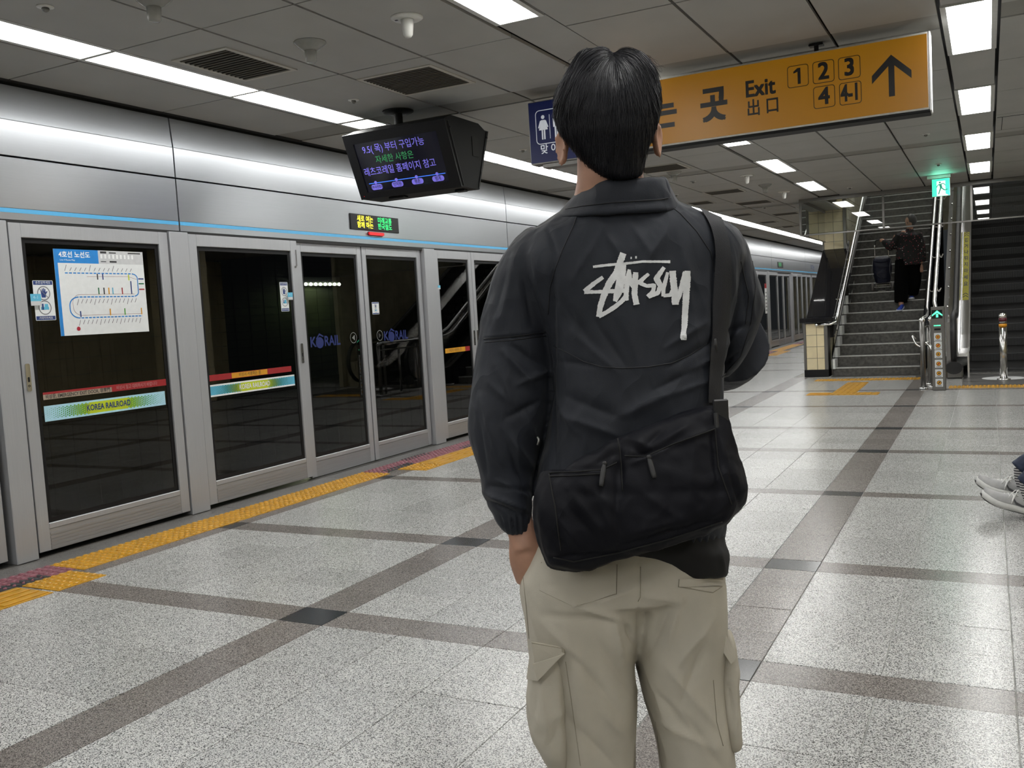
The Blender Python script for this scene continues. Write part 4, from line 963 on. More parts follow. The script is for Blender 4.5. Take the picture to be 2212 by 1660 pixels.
# raking black top from the slab up to the column
c0, c1 = 15.78, 17.95
def zr(y): return .95 + (y - 15.75) * .60
V = [(-2.66, c0, zr(c0) - .35), (-2.235, c0, zr(c0) - .35), (-2.235, c1, zr(c1) - .35), (-2.66, c1, zr(c1) - .35), (-2.66, c0, zr(c0)), (-2.235, c0, zr(c0)), (-2.235, c1, zr(c1)), (-2.66, c1, zr(c1))]
part('raking_coping', (V, [[0, 3, 2, 1], [4, 5, 6, 7], [0, 1, 5, 4], [1, 2, 6, 5], [2, 3, 7, 6], [3, 0, 4, 7]]), M_BSTN, sw)
V = [(-2.64, c0, 0), (-2.285, c0, 0), (-2.285, 25, 0), (-2.64, 25, 0), (-2.64, c0, .6), (-2.285, c0, .6), (-2.285, 25, zr(25) - .25), (-2.64, 25, zr(25) - .25)]
part('wall_core', (V, [[0, 3, 2, 1], [4, 5, 6, 7], [0, 1, 5, 4], [1, 2, 6, 5], [2, 3, 7, 6], [3, 0, 4, 7]]), M_TILED, sw)
# column from coping to above the ceiling
CYF = 17.72
part('column_core', box(-2.655, -2.262, CYF + .012, CYF + .45, 1.9, 3.4), M_STEELD, sw)
part('column_trim', join(bbox(-2.668, -2.640, CYF - .012, CYF + .03, 2.05, 3.4, .003), bbox(-2.300, -2.255, CYF - .012, CYF + .03, 2.05, 3.4, .003)), M_STEELD, sw)
for k in range(7):
    z0 = 2.09 + .176 * k
    wtile(-2.640, -2.470, CYF + .012, z0, z0 + .176, M_TILE); wtile(-2.470, -2.300, CYF + .012, z0, z0 + .176, M_TILE)
# inner side wall: joined glazed tiles climbing with the stairs
tl = []
for i in range(30):
    ya = 15.95 + .32 * i
    for j in range(26):
        za = step_z(0) + (ya - SY) * slope + .27 - 1.0 + .19 * j; za = round(za / .19) * .19
        lo = (ya - SY) * slope + .33
        if za < lo - .19: continue
        if ya < CYF - .1 and za + .19 > zr(ya) - .02: continue
        if za > 5.6: continue
        tl.append(box(-2.268, -2.252, ya + .004, ya + .316, za + .004, za + .186))
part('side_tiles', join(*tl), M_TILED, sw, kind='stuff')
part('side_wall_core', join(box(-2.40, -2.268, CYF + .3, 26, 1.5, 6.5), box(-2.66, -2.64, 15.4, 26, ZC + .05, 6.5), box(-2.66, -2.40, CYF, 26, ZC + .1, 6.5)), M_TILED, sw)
def rail(name, label, pts, r, brk, grp='stainless stair handrails', below=None):
    t = thing(name, label, 'handrail', pts[0], grp)
    part('rail', tube(pts, r, 14, 1), M_CHROME, t, True)
    for b in brk: part('bracket', tube(b, .009, 8, 4), M_STEEL, t, True)
    return t
p0 = (-2.455, 15.455, .838)
pts = [(-2.43, 15.43, .838), (-2.23, 15.42, .845), (-2.16, 15.45, .875)] + [(-2.15, 15.55 + .5 * k, .955 + .5 * k * .565) for k in range(19)]
rl = rail('stair_handrail', 'bright steel handrail on the tiled left side of the stairs', pts, .021, [[(-2.15, y_, .92 + (y_ - 15.55) * .565), (-2.17, y_, .87 + (y_ - 15.55) * .565), (-2.25, y_, .86 + (y_ - 15.55) * .565)] for y_ in (16.2, 17.4, 18.6, 19.8, 21, 22.2)])
part('end_ball', ball((-2.455, 15.445, .838), .030), M_CHROME, rl, True)
part('lower_rail', tube([(-2.19, 15.75 + .5 * k, .62 + (.2 + .5 * k) * .565) for k in range(12)], .012, 8), M_STEELD, rl, True)
pts = [(-.80, 13.30, .90), (-.80, 13.36, .925), (-.80, 13.9, .93), (-.81, 15.2, .93), (-.83, 15.6, .99)] + [(-.85, 15.6 + .5 * k, .99 + .5 * k * .565) for k in range(1, 19)]
pts = [(-.775, 13.27, .895), (-.775, 13.4, .93), (-.79, 14.6, .93), (-.82, 15.35, .96)] + [(-.84, 15.6 + .5 * k, 1.02 + .5 * k * .565) for k in range(0, 19)]
rr_ = rail('stair_handrail', 'bright steel handrail on the right side of the stairs ending in an upright post', pts, .021, [[(-.84, y_, .98 + (y_ - 15.6) * .565), (-.81, y_, .93 + (y_ - 15.6) * .565), (-.76, y_, .93 + (y_ - 15.6) * .565)] for y_ in (16.2, 17.2, 18.2, 19.2, 20.2, 21.2)])
part('upright_post', tube([(-.778, 13.27, 0), (-.778, 13.27, .88)], .033, 16), M_STEELD, rr_, True)
part('base_collar', lathe([(.055, .001), (.055, .012), (.035, .022)], (-.778, 13.27, 0), 18), M_CHROME, rr_, True)
part('elbow', ball((-.778, 13.28, .90), .040, 14, 9), M_CHROME, rr_, True)
part('lower_rail', tube([(-.86, 13.33, .66), (-.90, 13.30, .70), (-.86, 13.26, .60), (-.80, 13.25, .555)], .011, 8, 5), M_STEEL, rr_, True)
t = thing('guard_rail', 'row of dull steel posts and bars between stairs and escalator sign', 'railing', (-.72, 13.7, 0))
for x, y_, h_ in ((-.742, 13.95, .80), (-.690, 13.55, .88), (-.70, 14.6, .86), (-.71, 15.3, .86)):
    part('post', tube([(x, y_, 0), (x, y_, h_)], .022, 12), M_STEELD, t, True); part('base_collar', lathe([(.045, .001), (.045, .010), (.024, .018)], (x, y_, 0), 16), M_CHROME, t, True)
part('top_bar', tube([(-.775, 13.30, .80), (-.745, 13.95, .80), (-.70, 14.6, .80), (-.71, 15.3, .80)], .014, 10), M_STEELD, t, True)
part('knuckle', join(ball((-.735, 13.5, .585), .028), tube([(-.735, 13.5, .585), (-.69, 13.4, .55), (-.67, 13.35, .50)], .024, 10, 3)), M_STEEL, t, True)
part('raking_rail', tube([(-.70, 13.6, .90), (-.70, 15.3, .98)] + [(-.735, 15.6 + .5 * k, 1.10 + .5 * k * .565) for k in range(0, 19)], .028, 12), M_CHROME, t, True)
for k in range(7): part('infill_bracket', tube([(-.735, 16.2 + k, 1.05 + (.6 + k) * .565), (-.70, 16.2 + k, .92 + (.6 + k) * .565), (-.66, 16.2 + k, .98 + (.6 + k) * .565)], .010, 8, 3), M_STEEL, t, True)

# ------------------------------------------------------------------ ESCALATOR
es = thing('escalator', 'dark ribbed escalator with stainless balustrade at the right edge', 'escalator', (.25, 15.6, 0))
EX0, EX1 = -.262, .74
EY, ER, EZ0, ERZ = 15.72, .385, .04, .215
esl = ERZ / ER
for i in range(26):
    y0 = EY + ER * i; z1 = EZ0 + ERZ * i
    if i == 0: z1 = .05
    s = part('escalator_step', box(EX0, EX1, y0, y0 + ER + .03, z1 - .20 if i else -.1, z1), M_ESC, es)
    g = [box(EX0 + .015 + .0155 * k, EX0 + .015 + .0155 * k + .007, y0 - .010, y0 + .001, z1 - .115, z1 - .006) for k in range(63)]
    part('cleats', join(*g), M_ESCG, s, kind='stuff')
    part('riser_shadow', box(EX0, EX1, y0 - .001, y0 + .0005, z1 - ERZ, z1 - .118), M_ESCD, s)  # near-black strip, the shade below the cleats put in as colour
    part('front_edge', box(EX0 + .01, EX1 - .01, y0 - .012, y0 + .004, z1 - .007, z1 + .001), M_ESCG, s)
part('floor_plate', box(-.33, EX1 + .3, 13.62, 15.70, -.003, .010), M_STEELD, es)
part('comb_plate', box(EX0, EX1, 15.40, 15.72, .010, .016), M_STEEL, es)
part('plate_joints', join(*[box(-.33, EX1 + .3, y_, y_ + .008, .010, .0115) for y_ in (14.1, 14.6, 15.1, 15.38)]), M_GAP, es)
part('underside', (lambda V: (V, [[0, 3, 2, 1], [4, 5, 6, 7], [0, 1, 5, 4], [1, 2, 6, 5], [2, 3, 7, 6], [3, 0, 4, 7]]))([(EX0, EY, -.1), (EX1, EY, -.1), (EX1, 26, -.1), (EX0, 26, -.1), (EX0, EY, -.05), (EX1, EY, -.05), (EX1, 26, 5.4), (EX0, 26, 5.4)]), M_ESCD, es)
def escprof(x0, x1, off0, off1, ys=15.6, ye=25.5, m=M_STEEL, name='deck', lower=14.75, parent=es):
    """raking band between two heights above the nosing line, levelling out at the foot"""
    P = []
    ctrl = [(lower, 0), (15.3, 0), (15.75, .03), (16.2, .03 + .45 * esl * .75)] + [(16.2 + k, .03 + .45 * esl * .75 + k * esl) for k in range(1, 10)]
    V = []
    for y_, z_ in ctrl:
        V += [(x0, y_, z_ + off0), (x1, y_, z_ + off0), (x1, y_, z_ + off1), (x0, y_, z_ + off1)]
    Fc = []
    for i in range(len(ctrl) - 1):
        for j in range(4): Fc.append([i * 4 + j, i * 4 + (j + 1) % 4, (i + 1) * 4 + (j + 1) % 4, (i + 1) * 4 + j])
    Fc += [[0, 1, 2, 3], [(len(ctrl) - 1) * 4 + j for j in (3, 2, 1, 0)]]
    return part(name, (V, Fc), m, parent)
escprof(-.285, EX0, -.05, .36, m=M_STEEL, name='skirt_panel', lower=15.0)
escprof(-.400, -.280, .30, .345, m=M_CHROME, name='inner_deck', lower=14.95)
escprof(-.455, -.405, .30, .86, m=M_CHROME, name='balustrade_panel', lower=14.95)
escprof(-.560, -.460, .10, .80, m=M_CHROME, name='outer_cladding', lower=15.0)
escprof(-.66, -.565, .0, .30, m=M_STEELD, name='outer_base', lower=15.1)
escprof(EX1, EX1 + .03, -.05, .36, m=M_STEEL, name='skirt_panel', lower=15.0); escprof(EX1 + .03, EX1 + .14, .30, .345, m=M_CHROME, name='inner_deck', lower=14.95); escprof(EX1 + .14, EX1 + .18, .30, .86, m=M_CHROME, name='balustrade_panel', lower=14.95)
def belt(xc, nm):
    P = [(xc, 15.2, .12), (xc, 14.86, .16), (xc, 14.66, .32), (xc, 14.60, .52), (xc, 14.66, .74), (xc, 14.86, .90), (xc, 15.3, .93), (xc, 15.75, .96), (xc, 16.2, 1.13)] + [(xc, 16.2 + k, 1.13 + k * esl) for k in range(1, 10)]
    part(nm, tube(P, .040, 12, 4, flat=((0, 0, 1), .8)), M_RUB, es, True)
belt(-.455, 'handrail_belt'); belt(EX1 + .16, 'handrail_belt')
part('newel_panel', join(prism([(math.cos(a) * .36, math.sin(a) * .36) for a in np.linspace(-math.pi / 2, math.pi / 2, 14)], (-.47, 15.0, .53), -YP, ZP, XP, .02)), M_CHROME, es)
part('newel_base', bbox(-.56, -.34, 14.68, 15.2, .0, .15, .02), M_STEELD, es); part('belt_inlet', prism([(math.cos(a) * .115, math.sin(a) * .09) for a in np.linspace(0, 2 * math.pi, 20)[:-1]], (-.455, 14.66, .16), XP, ZP, -YP, .03), M_RUB, es)
ye_ = escprof(-.385, -.290, .3452, .348, m=M_YSTK, name='unused', lower=15.0); bpy.data.objects.remove(ye_)
# long yellow sticker lying on the inner deck, lettered down its length
t = thing('escalator_sticker', 'long yellow sticker with black Korean lettering on the escalator deck', 'sticker', (-.34, 18, 1.9))
dz = lambda y_: .03 + .45 * esl * .75 + (y_ - 16.2) * esl + .3455
yA, yB = 17.15, 19.35
V = [(-.385, yA, dz(yA)), (-.290, yA, dz(yA)), (-.290, yB, dz(yB)), (-.385, yB, dz(yB))]; V += [(a, b, c + .002) for a, b, c in V]
part('yellow_ground', (V, [[0, 3, 2, 1], [4, 5, 6, 7], [0, 1, 5, 4], [1, 2, 6, 5], [2, 3, 7, 6], [3, 0, 4, 7]]), M_YSTK, t)
uy = Vector((0, 1, esl)).normalized(); un = Vector((0, -esl, 1)).normalized()
for i, s in enumerate('걷거나뛰지마세요'):
    if s == ' ': continue
    yy = yB - .30 - .205 * i; part('lettering', text_geo(s, .088, (-.3375, yy, dz(yy)), XP, uy * 1.9, un, bold=.002, align='CENTER', depth=.004, squash=.85), M_INK, t)
for yy in (yB - .12, yB - .05, yA + .1, yA + .17): part('chevron', join(flat(seg(-.04, -.03, 0, .03, .014), (-.3375, yy, dz(yy)), XP, uy, un, .004), flat(seg(0, .03, .04, -.03, .014), (-.3375, yy, dz(yy)), XP, uy, un, .0045)), M_INK, t)
# divider glass and studs between rail and escalator
part('cladding_studs', join(*[ball((-.57, 16.0 + .55 * k, .72 + k * .55 * esl + .3), .018, 8, 6) for k in range(14)]), M_CHROME, es)

# ---- direction post, bollard
t = thing('escalator_sign_post', 'grey metal post with a green up arrow and six small notices', 'sign post', (-.575, 13.1, 0))
part('body', bbox(-.660, -.500, 13.02, 13.14, 0, 1.075, .006), M_STEELD, t)
yf = 13.018
part('arrow_window', box(-.648, -.524, yf - .001, yf + .002, .925, 1.035), M_BLK, t)
part('up_arrow', join(flat([(0, .045), (.062, -.012), (.062, -.030), (0, .012)], (-.585, yf - .001, .985), XP, ZP, NY, .002), flat([(0, .045), (0, .012), (-.062, -.030), (-.062, -.012)], (-.585, yf - .001, .985), XP, ZP, NY, .002), flat([(-.013, -.045), (.013, -.045), (.013, .0), (-.013, .0)], (-.585, yf - .001, .985), XP, ZP, NY, .0018)), M_LEDG, t)
part('led_dots', join(*[ball((-.620 + .0165 * k, yf - .002, .835), .0085, 8, 6) for k in range(5)]), M_LEDG, t)
part('sensor_window', box(-.622, -.548, yf - .001, yf + .001, .775, .800), M_BLK, t)
for k in range(6):
    zc_ = [.690, .580, .470, .345, .222, .100][k]; xo = -.583 + .001 * k
    c_ = part('notice', prism(rrect(.088, .102, .004), (xo, yf, zc_), XP, ZP, NY, .001), M_PAPER, t)
    part('yellow_disc', flat(circ(.027, 18), (xo, yf - .001, zc_), XP, ZP, NY, .0005), M_ORG, c_); part('ring', ring2(circ(.029, 18), circ(.024, 18), (xo, yf - .001, zc_), XP, ZP, NY, .0008), M_INK, c_)
    part('symbol', flat(seg(-.012, -.012, .012, .014, .012) if k % 2 else circ(.010, 8), (xo, yf - .001, zc_), XP, ZP, NY, .0010), M_CRIM if k in (0, 1, 3) else M_INK, c_)
    part('caption', flat([(-.03, -.044), (.03, -.044), (.03, -.036), (-.03, -.036)], (xo, yf - .001, zc_), XP, ZP, NY, .0006), M_GREYL, c_)
t = thing('bollard', 'stainless steel bollard with an orange band before the escalator', 'bollard', (.17, 14.3, 0))
part('shaft', lathe([(.047, .02), (.047, .735)], (.17, 14.3, 0), 24), M_STEEL, t, True); part('orange_band', lathe([(.0505, .725), (.0505, .765)], (.17, 14.3, 0), 24), M_ORBAND, t, True)
part('clear_collar', lathe([(.047, .765), (.047, .80)], (.17, 14.3, 0), 24), M_STEELD, t, True); part('red_band', lathe([(.049, .80), (.049, .845)], (.17, 14.3, 0), 24), M_REDB, t, True)
part('cap', lathe([(.048, .845), (.048, .880), (.038, .902), (.018, .912), (.002, .913)], (.17, 14.3, 0), 24), M_CHROME, t, True)
part('base_flange', lathe([(.085, .001), (.085, .012), (.06, .02), (.048, .022)], (.17, 14.3, 0), 24), M_CHROME, t, True)
t.location.z = .0105
t = thing('floor_sticker', 'round white floor sticker around the bollard foot', 'sticker', (.19, 14.5, .01)); part('disc', prism([(p[0] * 1.0, p[1] * 1.0) for p in circ(.27, 32)], (.17, 14.55, .0102), XP, YP, ZP, .001), M_WHT, t)

# ---- smoke barrier glass hanging from the edge of the opening
YG = 15.26
gb = thing('smoke_barrier', 'framed glass smoke barrier hanging from the ceiling before the stairs', 'glass barrier', (-1.0, YG, ZC))
part('top_rail', bbox(-2.63, 1.6, YG - .02, YG + .03, ZC - .055, ZC + .02, .004), M_STEELD, gb)
zb_ = 2.255
for a, b in ((-2.60, -1.41), (-1.38, -.21), (-.18, 1.0), (1.03, 1.6)): part('glass_pane', box(a, b, YG, YG + .008, zb_ + .02, ZC - .05), M_SGL, gb)
part('bottom_rail', bbox(-2.61, 1.6, YG - .008, YG + .016, zb_, zb_ + .022, .002), M_STEELD, gb)
for x in (-2.615, -1.395, -.195, 1.015): part('mullion', bbox(x - .016, x + .016, YG - .010, YG + .018, zb_, ZC - .04, .002), M_STEELD, gb)
part('return_pane', box(-2.604, -2.598, YG + .02, CYF - .1, zb_ + .02, ZC - .05), M_SGL, gb); part('return_rail', join(box(-2.61, -2.592, YG + .02, CYF - .1, zb_, zb_ + .02), box(-2.62, -2.585, YG + .02, CYF - .1, ZC - .055, ZC + .05)), M_STEELD, gb)
# opening shaft
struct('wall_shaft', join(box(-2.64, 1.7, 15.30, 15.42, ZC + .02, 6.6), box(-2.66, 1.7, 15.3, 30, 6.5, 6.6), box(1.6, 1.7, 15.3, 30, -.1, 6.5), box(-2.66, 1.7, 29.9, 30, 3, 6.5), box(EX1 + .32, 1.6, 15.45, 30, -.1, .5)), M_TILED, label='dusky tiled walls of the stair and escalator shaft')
struct('ceiling_edge', box(-2.6, 1.7, 15.22, 15.31, ZC + .0, ZC + .25), M_GAP, label='dark edge of the ceiling opening')
for x_, nm in ((-1.5, 'stairs'), (.3, 'escalator')):  # unseen strip lights added to brighten the rails, balustrade and steps
    for k in range(5):
        y_ = 17.2 + 2.1 * k; z_ = 4.35 + .9 * k if k < 3 else 6.15
        t = thing('added_shaft_light', 'white strip light, added and unseen, high above the ' + nm, 'light', (x_, y_, z_), 'added strip lights in the shaft over the ' + nm); part('frame', box(x_ - .18, x_ + .18, y_ - .8, y_ + .8, z_, z_ + .06), M_LFR, t); part('diffuser', box(x_ - .15, x_ + .15, y_ - .77, y_ + .77, z_ - .01, z_ + .001), M_DIF3, t)
        part('hanger', join(box(x_ - .01, x_ + .01, y_ - .5, y_ - .48, z_ + .06, 6.5), box(x_ - .01, x_ + .01, y_ + .48, y_ + .5, z_ + .06, 6.5)), M_STEELD, t)
# tiled pillars behind the camera side, mirrored in the glass
for x_, y_ in ((2.9, 7.5), (2.9, 12.3), (2.9, 1.8)):
    pl = struct('pillar', bbox(x_ - .35, x_ + .35, y_ - .35, y_ + .35, 0, ZC + .02, .01), M_GROUT, label='cream tiled pillar beyond the right edge of the picture')
    g = []
    for j in range(9):
        for i in range(2):
            for s_ in (-1, 1):
                g.append(box(x_ - .35 + .35 * i + .004, x_ + .35 * i - .004, y_ + s_ * .35 - .008, y_ + s_ * .35 + .008, .03 + .31 * j, .03 + .31 * j + .302)); g.append(box(x_ + s_ * .35 - .008, x_ + s_ * .35 + .008, y_ - .35 + .35 * i + .004, y_ + .35 * i - .004, .03 + .31 * j, .03 + .31 * j + .302))
    part('pillar_tiles', join(*g), M_TILE, pl, kind='stuff')
# ------------------------------------------------------------------ PEOPLE
RH = Vector((RC[0][0], RC[0][1], 0)).normalized()        # across the man's back, to his right
GH = Vector((-RC[2][0], -RC[2][1], 0)).normalized()      # the way he faces
D0 = 1.66
def loft(sl, n=36, cap=True):
    """closed body from horizontal slices (photo row, left, right, depth of its axis, half depth, squareness)"""
    V, Fc = [], []
    for s in sl:
        py, xl, xr, dc, hd = s[:5]; e = s[5] if len(s) > 5 else 2.2
        c = U((xl + xr) / 2, py, dc); hw = (xr - xl) / 2 * dc / F_PX
        lean = (c.z - CAM_H) / math.hypot(c.x, c.y) * min(1, max(0, (1800 - py) / 400))
        for j in range(n):
            a = 2 * math.pi * j / n; ca, sa = math.cos(a), math.sin(a)
            gy = hd * math.copysign(abs(sa) ** (2 / e), sa)
            V.append(tuple(c + RH * hw * math.copysign(abs(ca) ** (2 / e), ca) + GH * gy + ZP * gy * lean))
    m = len(sl)
    for i in range(m - 1):
        for j in range(n):
            a = i * n + j; b = i * n + (j + 1) % n; Fc.append([a, a + n, b + n, b])
    if cap: Fc.append(list(range(n))); Fc.append(list(range((m - 1) * n, m * n))[::-1])
    return V, Fc
def dense(sl, k=4):
    """insert smooth in-between slices"""
    A = [list(s) + ([2.2] if len(s) < 6 else []) for s in sl]; out = []
    for i in range(len(A) - 1):
        p0, p1, p2, p3 = A[max(i - 1, 0)], A[i], A[i + 1], A[min(i + 2, len(A) - 1)]
        for j in range(k):
            t = j / k; out.append([0.5 * (2 * b + (c - a) * t + (2 * a - 5 * b + 4 * c - d) * t * t + (3 * b - a - 3 * c + d) * t ** 3) for a, b, c, d in zip(p0, p1, p2, p3)])
    out.append(A[-1]); return out
def remeshed(g, voxel, smooth=4):
    me = make_mesh('tmp', g); fix_normals(me); ob = bpy.data.objects.new('tmp', me); COL.objects.link(ob)
    md = ob.modifiers.new('r', 'REMESH'); md.mode = 'VOXEL'; md.voxel_size = voxel
    if smooth: ms = ob.modifiers.new('s', 'SMOOTH'); ms.iterations = smooth; ms.factor = .6
    dg = bpy.context.evaluated_depsgraph_get(); m2 = bpy.data.meshes.new_from_object(ob.evaluated_get(dg))
    bpy.data.objects.remove(ob); return m2
def coords(me):
    a = np.empty(len(me.vertices) * 3, dtype=np.float64); me.vertices.foreach_get('co', a); return a.reshape(-1, 3)
def normals(me):
    a = np.empty(len(me.vertices) * 3, dtype=np.float32); me.vertices.foreach_get('normal', a); return a.reshape(-1, 3).astype(float)
def set_coords(me, V): me.vertices.foreach_set('co', V.astype(np.float32).ravel()); me.update()
def fold(me, lines, mask=None, noise_amp=0.0, nscale=14.0, stretch=(1, 1, 1)):
    """press cloth folds into a mesh: ridges (+) and valleys (-) along short measured lines, plus fine crumple"""
    V = coords(me); Nn = normals(me); x, y, d = to_px(V)
    front = np.clip((-(Nn @ np.array([-RC[2][0], -RC[2][1], -RC[2][2]]))) * 1.0 + .35, 0, 1)
    disp = np.zeros(len(V))
    for x0, y0, x1, y1, w, amp in lines:
        L = math.hypot(x1 - x0, y1 - y0) + 1e-6; tx, ty = (x1 - x0) / L, (y1 - y0) / L
        u = (x - x0) * tx + (y - y0) * ty; v = -(x - x0) * ty + (y - y0) * tx
        tt = np.clip(u / L, 0, 1); end = np.exp(-((np.maximum(0, -u) ** 2 + np.maximum(0, u - L) ** 2) / (2 * (w * 1.2) ** 2)))
        env = .35 + .65 * np.sin(np.pi * np.clip(tt * .9 + .05, 0, 1))
        disp += amp * .001 * np.exp(-(np.abs(v) / (w * 1.15)) ** 1.35) * end * env * front
    if noise_amp:
        nz = np.array([noise.fractal(Vector((p[0] * nscale * stretch[0], p[1] * nscale * stretch[1], p[2] * nscale * stretch[2])), .8, 2.1, 3) for p in V])
        n2 = np.array([noise.noise(Vector((p[0] * nscale * .55 * stretch[0] + 7, p[1] * nscale * .55 * stretch[1], p[2] * nscale * .55 * stretch[2] + 3))) for p in V])
        cr = np.clip(1 - np.abs(n2) * 6.5, 0, 1) ** 1.5
        nz = -np.abs(nz) + .25 + cr * .55
        disp += noise_amp * .001 * nz
    set_coords(me, V + Nn * disp[:, None])
def skin_to(me): me.shade_smooth(); return me
def put_mesh(name, me, m, root, label=None):
    V = coords(me); b = origin_of(root); set_coords(me, V - np.array(b)); me.materials.clear(); me.materials.append(m); me.shade_smooth(); me.name = name
    o = put(name, me, root)
    if label: o['label'] = label
    return o
def bvh_of(me, off=(0, 0, 0)):
    V = coords(me) + np.array(off); return BVHTree.FromPolygons([tuple(v) for v in V], [list(p.vertices) for p in me.polygons])
def drape(bvh, pts2, lift):
    """lay measured 2-D points on a surface already built (screen prints, seams, straps); returns points lifted off the cloth"""
    out = []; o = Vector((0, 0, CAM_H)); last = None
    for px, py in pts2:
        d = (U(px, py, 1.0) - o).normalized(); hit = bvh.ray_cast(o, d)
        if hit[0] is None:
            out.append(U(px, py, last) if last else None); continue
        p = hit[0]; nn = hit[1]
        if nn.dot(d) > 0: nn = -nn
        out.append(p + nn * lift); last = float((RC @ np.array(p - o))[2] * -1)
    return out
def stroke_poly(P, w):
    """outline of a brush stroke through P (x, y, width)"""
    L, R_ = [], []
    n = len(P)
    for i in range(n):
        x, y = P[i][:2]; ww = P[i][2] if len(P[i]) > 2 else w
        a = P[max(i - 1, 0)]; b = P[min(i + 1, n - 1)]; dx, dy = b[0] - a[0], b[1] - a[1]; l = math.hypot(dx, dy) or 1
        nx, ny = -dy / l * ww / 2, dx / l * ww / 2; L.append((x + nx, y + ny)); R_.append((x - nx, y - ny))
    return L, R_
def draped_stroke(bvh, P, w, lift, sub=5, rough=0.0, thick=False):
    Q = []
    for i in range(len(P) - 1):
        a = list(P[i]) + ([w] if len(P[i]) < 3 else []); b = list(P[i + 1]) + ([w] if len(P[i + 1]) < 3 else [])
        k = max(1, int(math.hypot(b[0] - a[0], b[1] - a[1]) / sub))
        for j in range(k): t = j / k; Q.append([a[0] + (b[0] - a[0]) * t, a[1] + (b[1] - a[1]) * t, (a[2] + (b[2] - a[2]) * t) * (1 + rough * random.uniform(-1, 1))])
    Q.append(list(P[-1]) + ([w] if len(P[-1]) < 3 else []))
    L, R_ = stroke_poly(Q, w); rows = []
    for k in range(4):
        t = k / 3; rows.append([(l[0] + (r[0] - l[0]) * t, l[1] + (r[1] - l[1]) * t) for l, r in zip(L, R_)])
    V, Fc, n = [], [], len(Q)
    for r in rows:
        pp = drape(bvh, r, lift)
        good = next((p for p in pp if p is not None), None)
        if good is None: return ([], [])
        pp = [p if p is not None else good for p in pp]; V += [tuple(p) for p in pp]
    for k in range(3):
        for i in range(n - 1): a = k * n + i; Fc.append([a, a + 1, a + 1 + n, a + n])
    return V, Fc
def seam(bvh, P, r=.0011, lift=.0004, sub=6):
    Q = []
    for a, b in zip(P, P[1:]):
        k = max(1, int(math.hypot(b[0] - a[0], b[1] - a[1]) / sub))
        for j in range(k): Q.append((a[0] + (b[0] - a[0]) * j / k, a[1] + (b[1] - a[1]) * j / k))
    Q.append(P[-1]); pp = [p for p in drape(bvh, Q, lift) if p is not None]
    return tube(pp, r, 5) if len(pp) > 2 else ([], [])

def head_geo(c, R_, G_, Z_, s=1.0, face=True):
    """skull, face, ears: c = centre, R_ right, G_ the way it looks, Z_ up"""
    V, Fc = [], []; n, m = 40, 30
    for i in range(m + 1):
        th = math.pi * i / m
        for j in range(n):
            a = 2 * math.pi * j / n; x = math.sin(th) * math.cos(a) * .074; y = math.sin(th) * math.sin(a) * .094; z = math.cos(th) * .112
            if z < 0: f = 1 - .32 * (-z / .112) ** 1.6; x *= f; y *= (1 - .12 * (-z / .112)); y += .018 * (-z / .112)
            if y > 0:      # face side: flatter, nose, brow, mouth
                y *= .96
                nz = math.exp(-(x / .011) ** 2) * (math.exp(-((z + .022) / .016) ** 2) * .021 + math.exp(-((z - .004) / .018) ** 2) * .010); y += nz
                y -= (math.exp(-((abs(x) - .030) / .013) ** 2) * math.exp(-((z - .008) / .010) ** 2)) * .008
                y += math.exp(-(x / .022) ** 2) * math.exp(-((z + .052) / .007) ** 2) * .004 + math.exp(-(x / .03) ** 2) * math.exp(-((z + .088) / .014) ** 2) * .006
            V.append(tuple(c + (R_ * x + G_ * y + Z_ * z) * s))
    for i in range(m):
        for j in range(n): a = i * n + j; b = i * n + (j + 1) % n; Fc.append([a, b, b + n, a + n])
    return V, Fc
def ear_geo(c, R_, G_, Z_, side, s=1.0):
    V, Fc = [], []; n, m = 22, 8
    out = (R_ * side * .80 - G_ * .42).normalized(); up = Z_; fw = up.cross(out).normalized()
    for i in range(m + 1):
        t = i / m
        for j in range(n):
            a = 2 * math.pi * j / n; rx = .018 * (1 + .25 * math.sin(a)); rz = .032
            if math.sin(a) < -.2: rx *= .8
            bowl = math.sin(math.pi * t) * .008
            k = [0, .62, .85, .97, 1.0, .97, .86, .60, 0][i]; d = [-.006, -.006, -.003, .002, .006, .010, .009, .004, .001][i]
            V.append(tuple(c + (out * (d + .004) + fw * math.cos(a) * rx * k + up * math.sin(a) * rz * k) * s))
    for i in range(m):
        for j in range(n): a = i * n + j; b = i * n + (j + 1) % n; Fc.append([a, b, b + n, a + n])
    return V, Fc

man = thing('person', 'man seen from behind in dark jacket and beige cargo trousers with black crossbody bag', 'person', tuple(U(1340, 2240, D0)[:2]) + (0,))
man.location.z = 0
# ---- the body under the clothes, one continuous surface
HC = U(1313, 246, 1.60); HZ = (U(1313, 150, 1.6) - U(1322, 330, 1.6)).normalized(); HR = (RH - HZ * RH.dot(HZ)).normalized(); HG = HZ.cross(HR)
EL = U(1221, 322, 1.60); ER_ = U(1413, 305, 1.60)
neck = loft(dense([(335, 1246, 1392, 1.60, .050), (360, 1247, 1389, 1.605, .055), (395, 1245, 1390, 1.615, .060), (430, 1236, 1400, 1.63, .064), (470, 1215, 1430, 1.65, .07)], 3))
tor = loft(dense([(455, 1230, 1440, 1.66, .06), (500, 1190, 1510, 1.67, .07), (580, 1175, 1520, 1.68, .09), (800, 1200, 1520, 1.69, .105), (1000, 1195, 1530, 1.69, .10), (1180, 1160, 1545, 1.68, .11), (1300, 1160, 1540, 1.67, .11)], 3))
def P3(a, b, d): return U(a, b, d)
wristL = [P3(1176, 560, 1.68), P3(1105, 780, 1.70), P3(1112, 1080, 1.67), P3(1128, 1150, 1.64), P3(1136, 1190, 1.63)]
armL = tube(wristL, [.05, .042, .030, .026, .027], 14, 5)
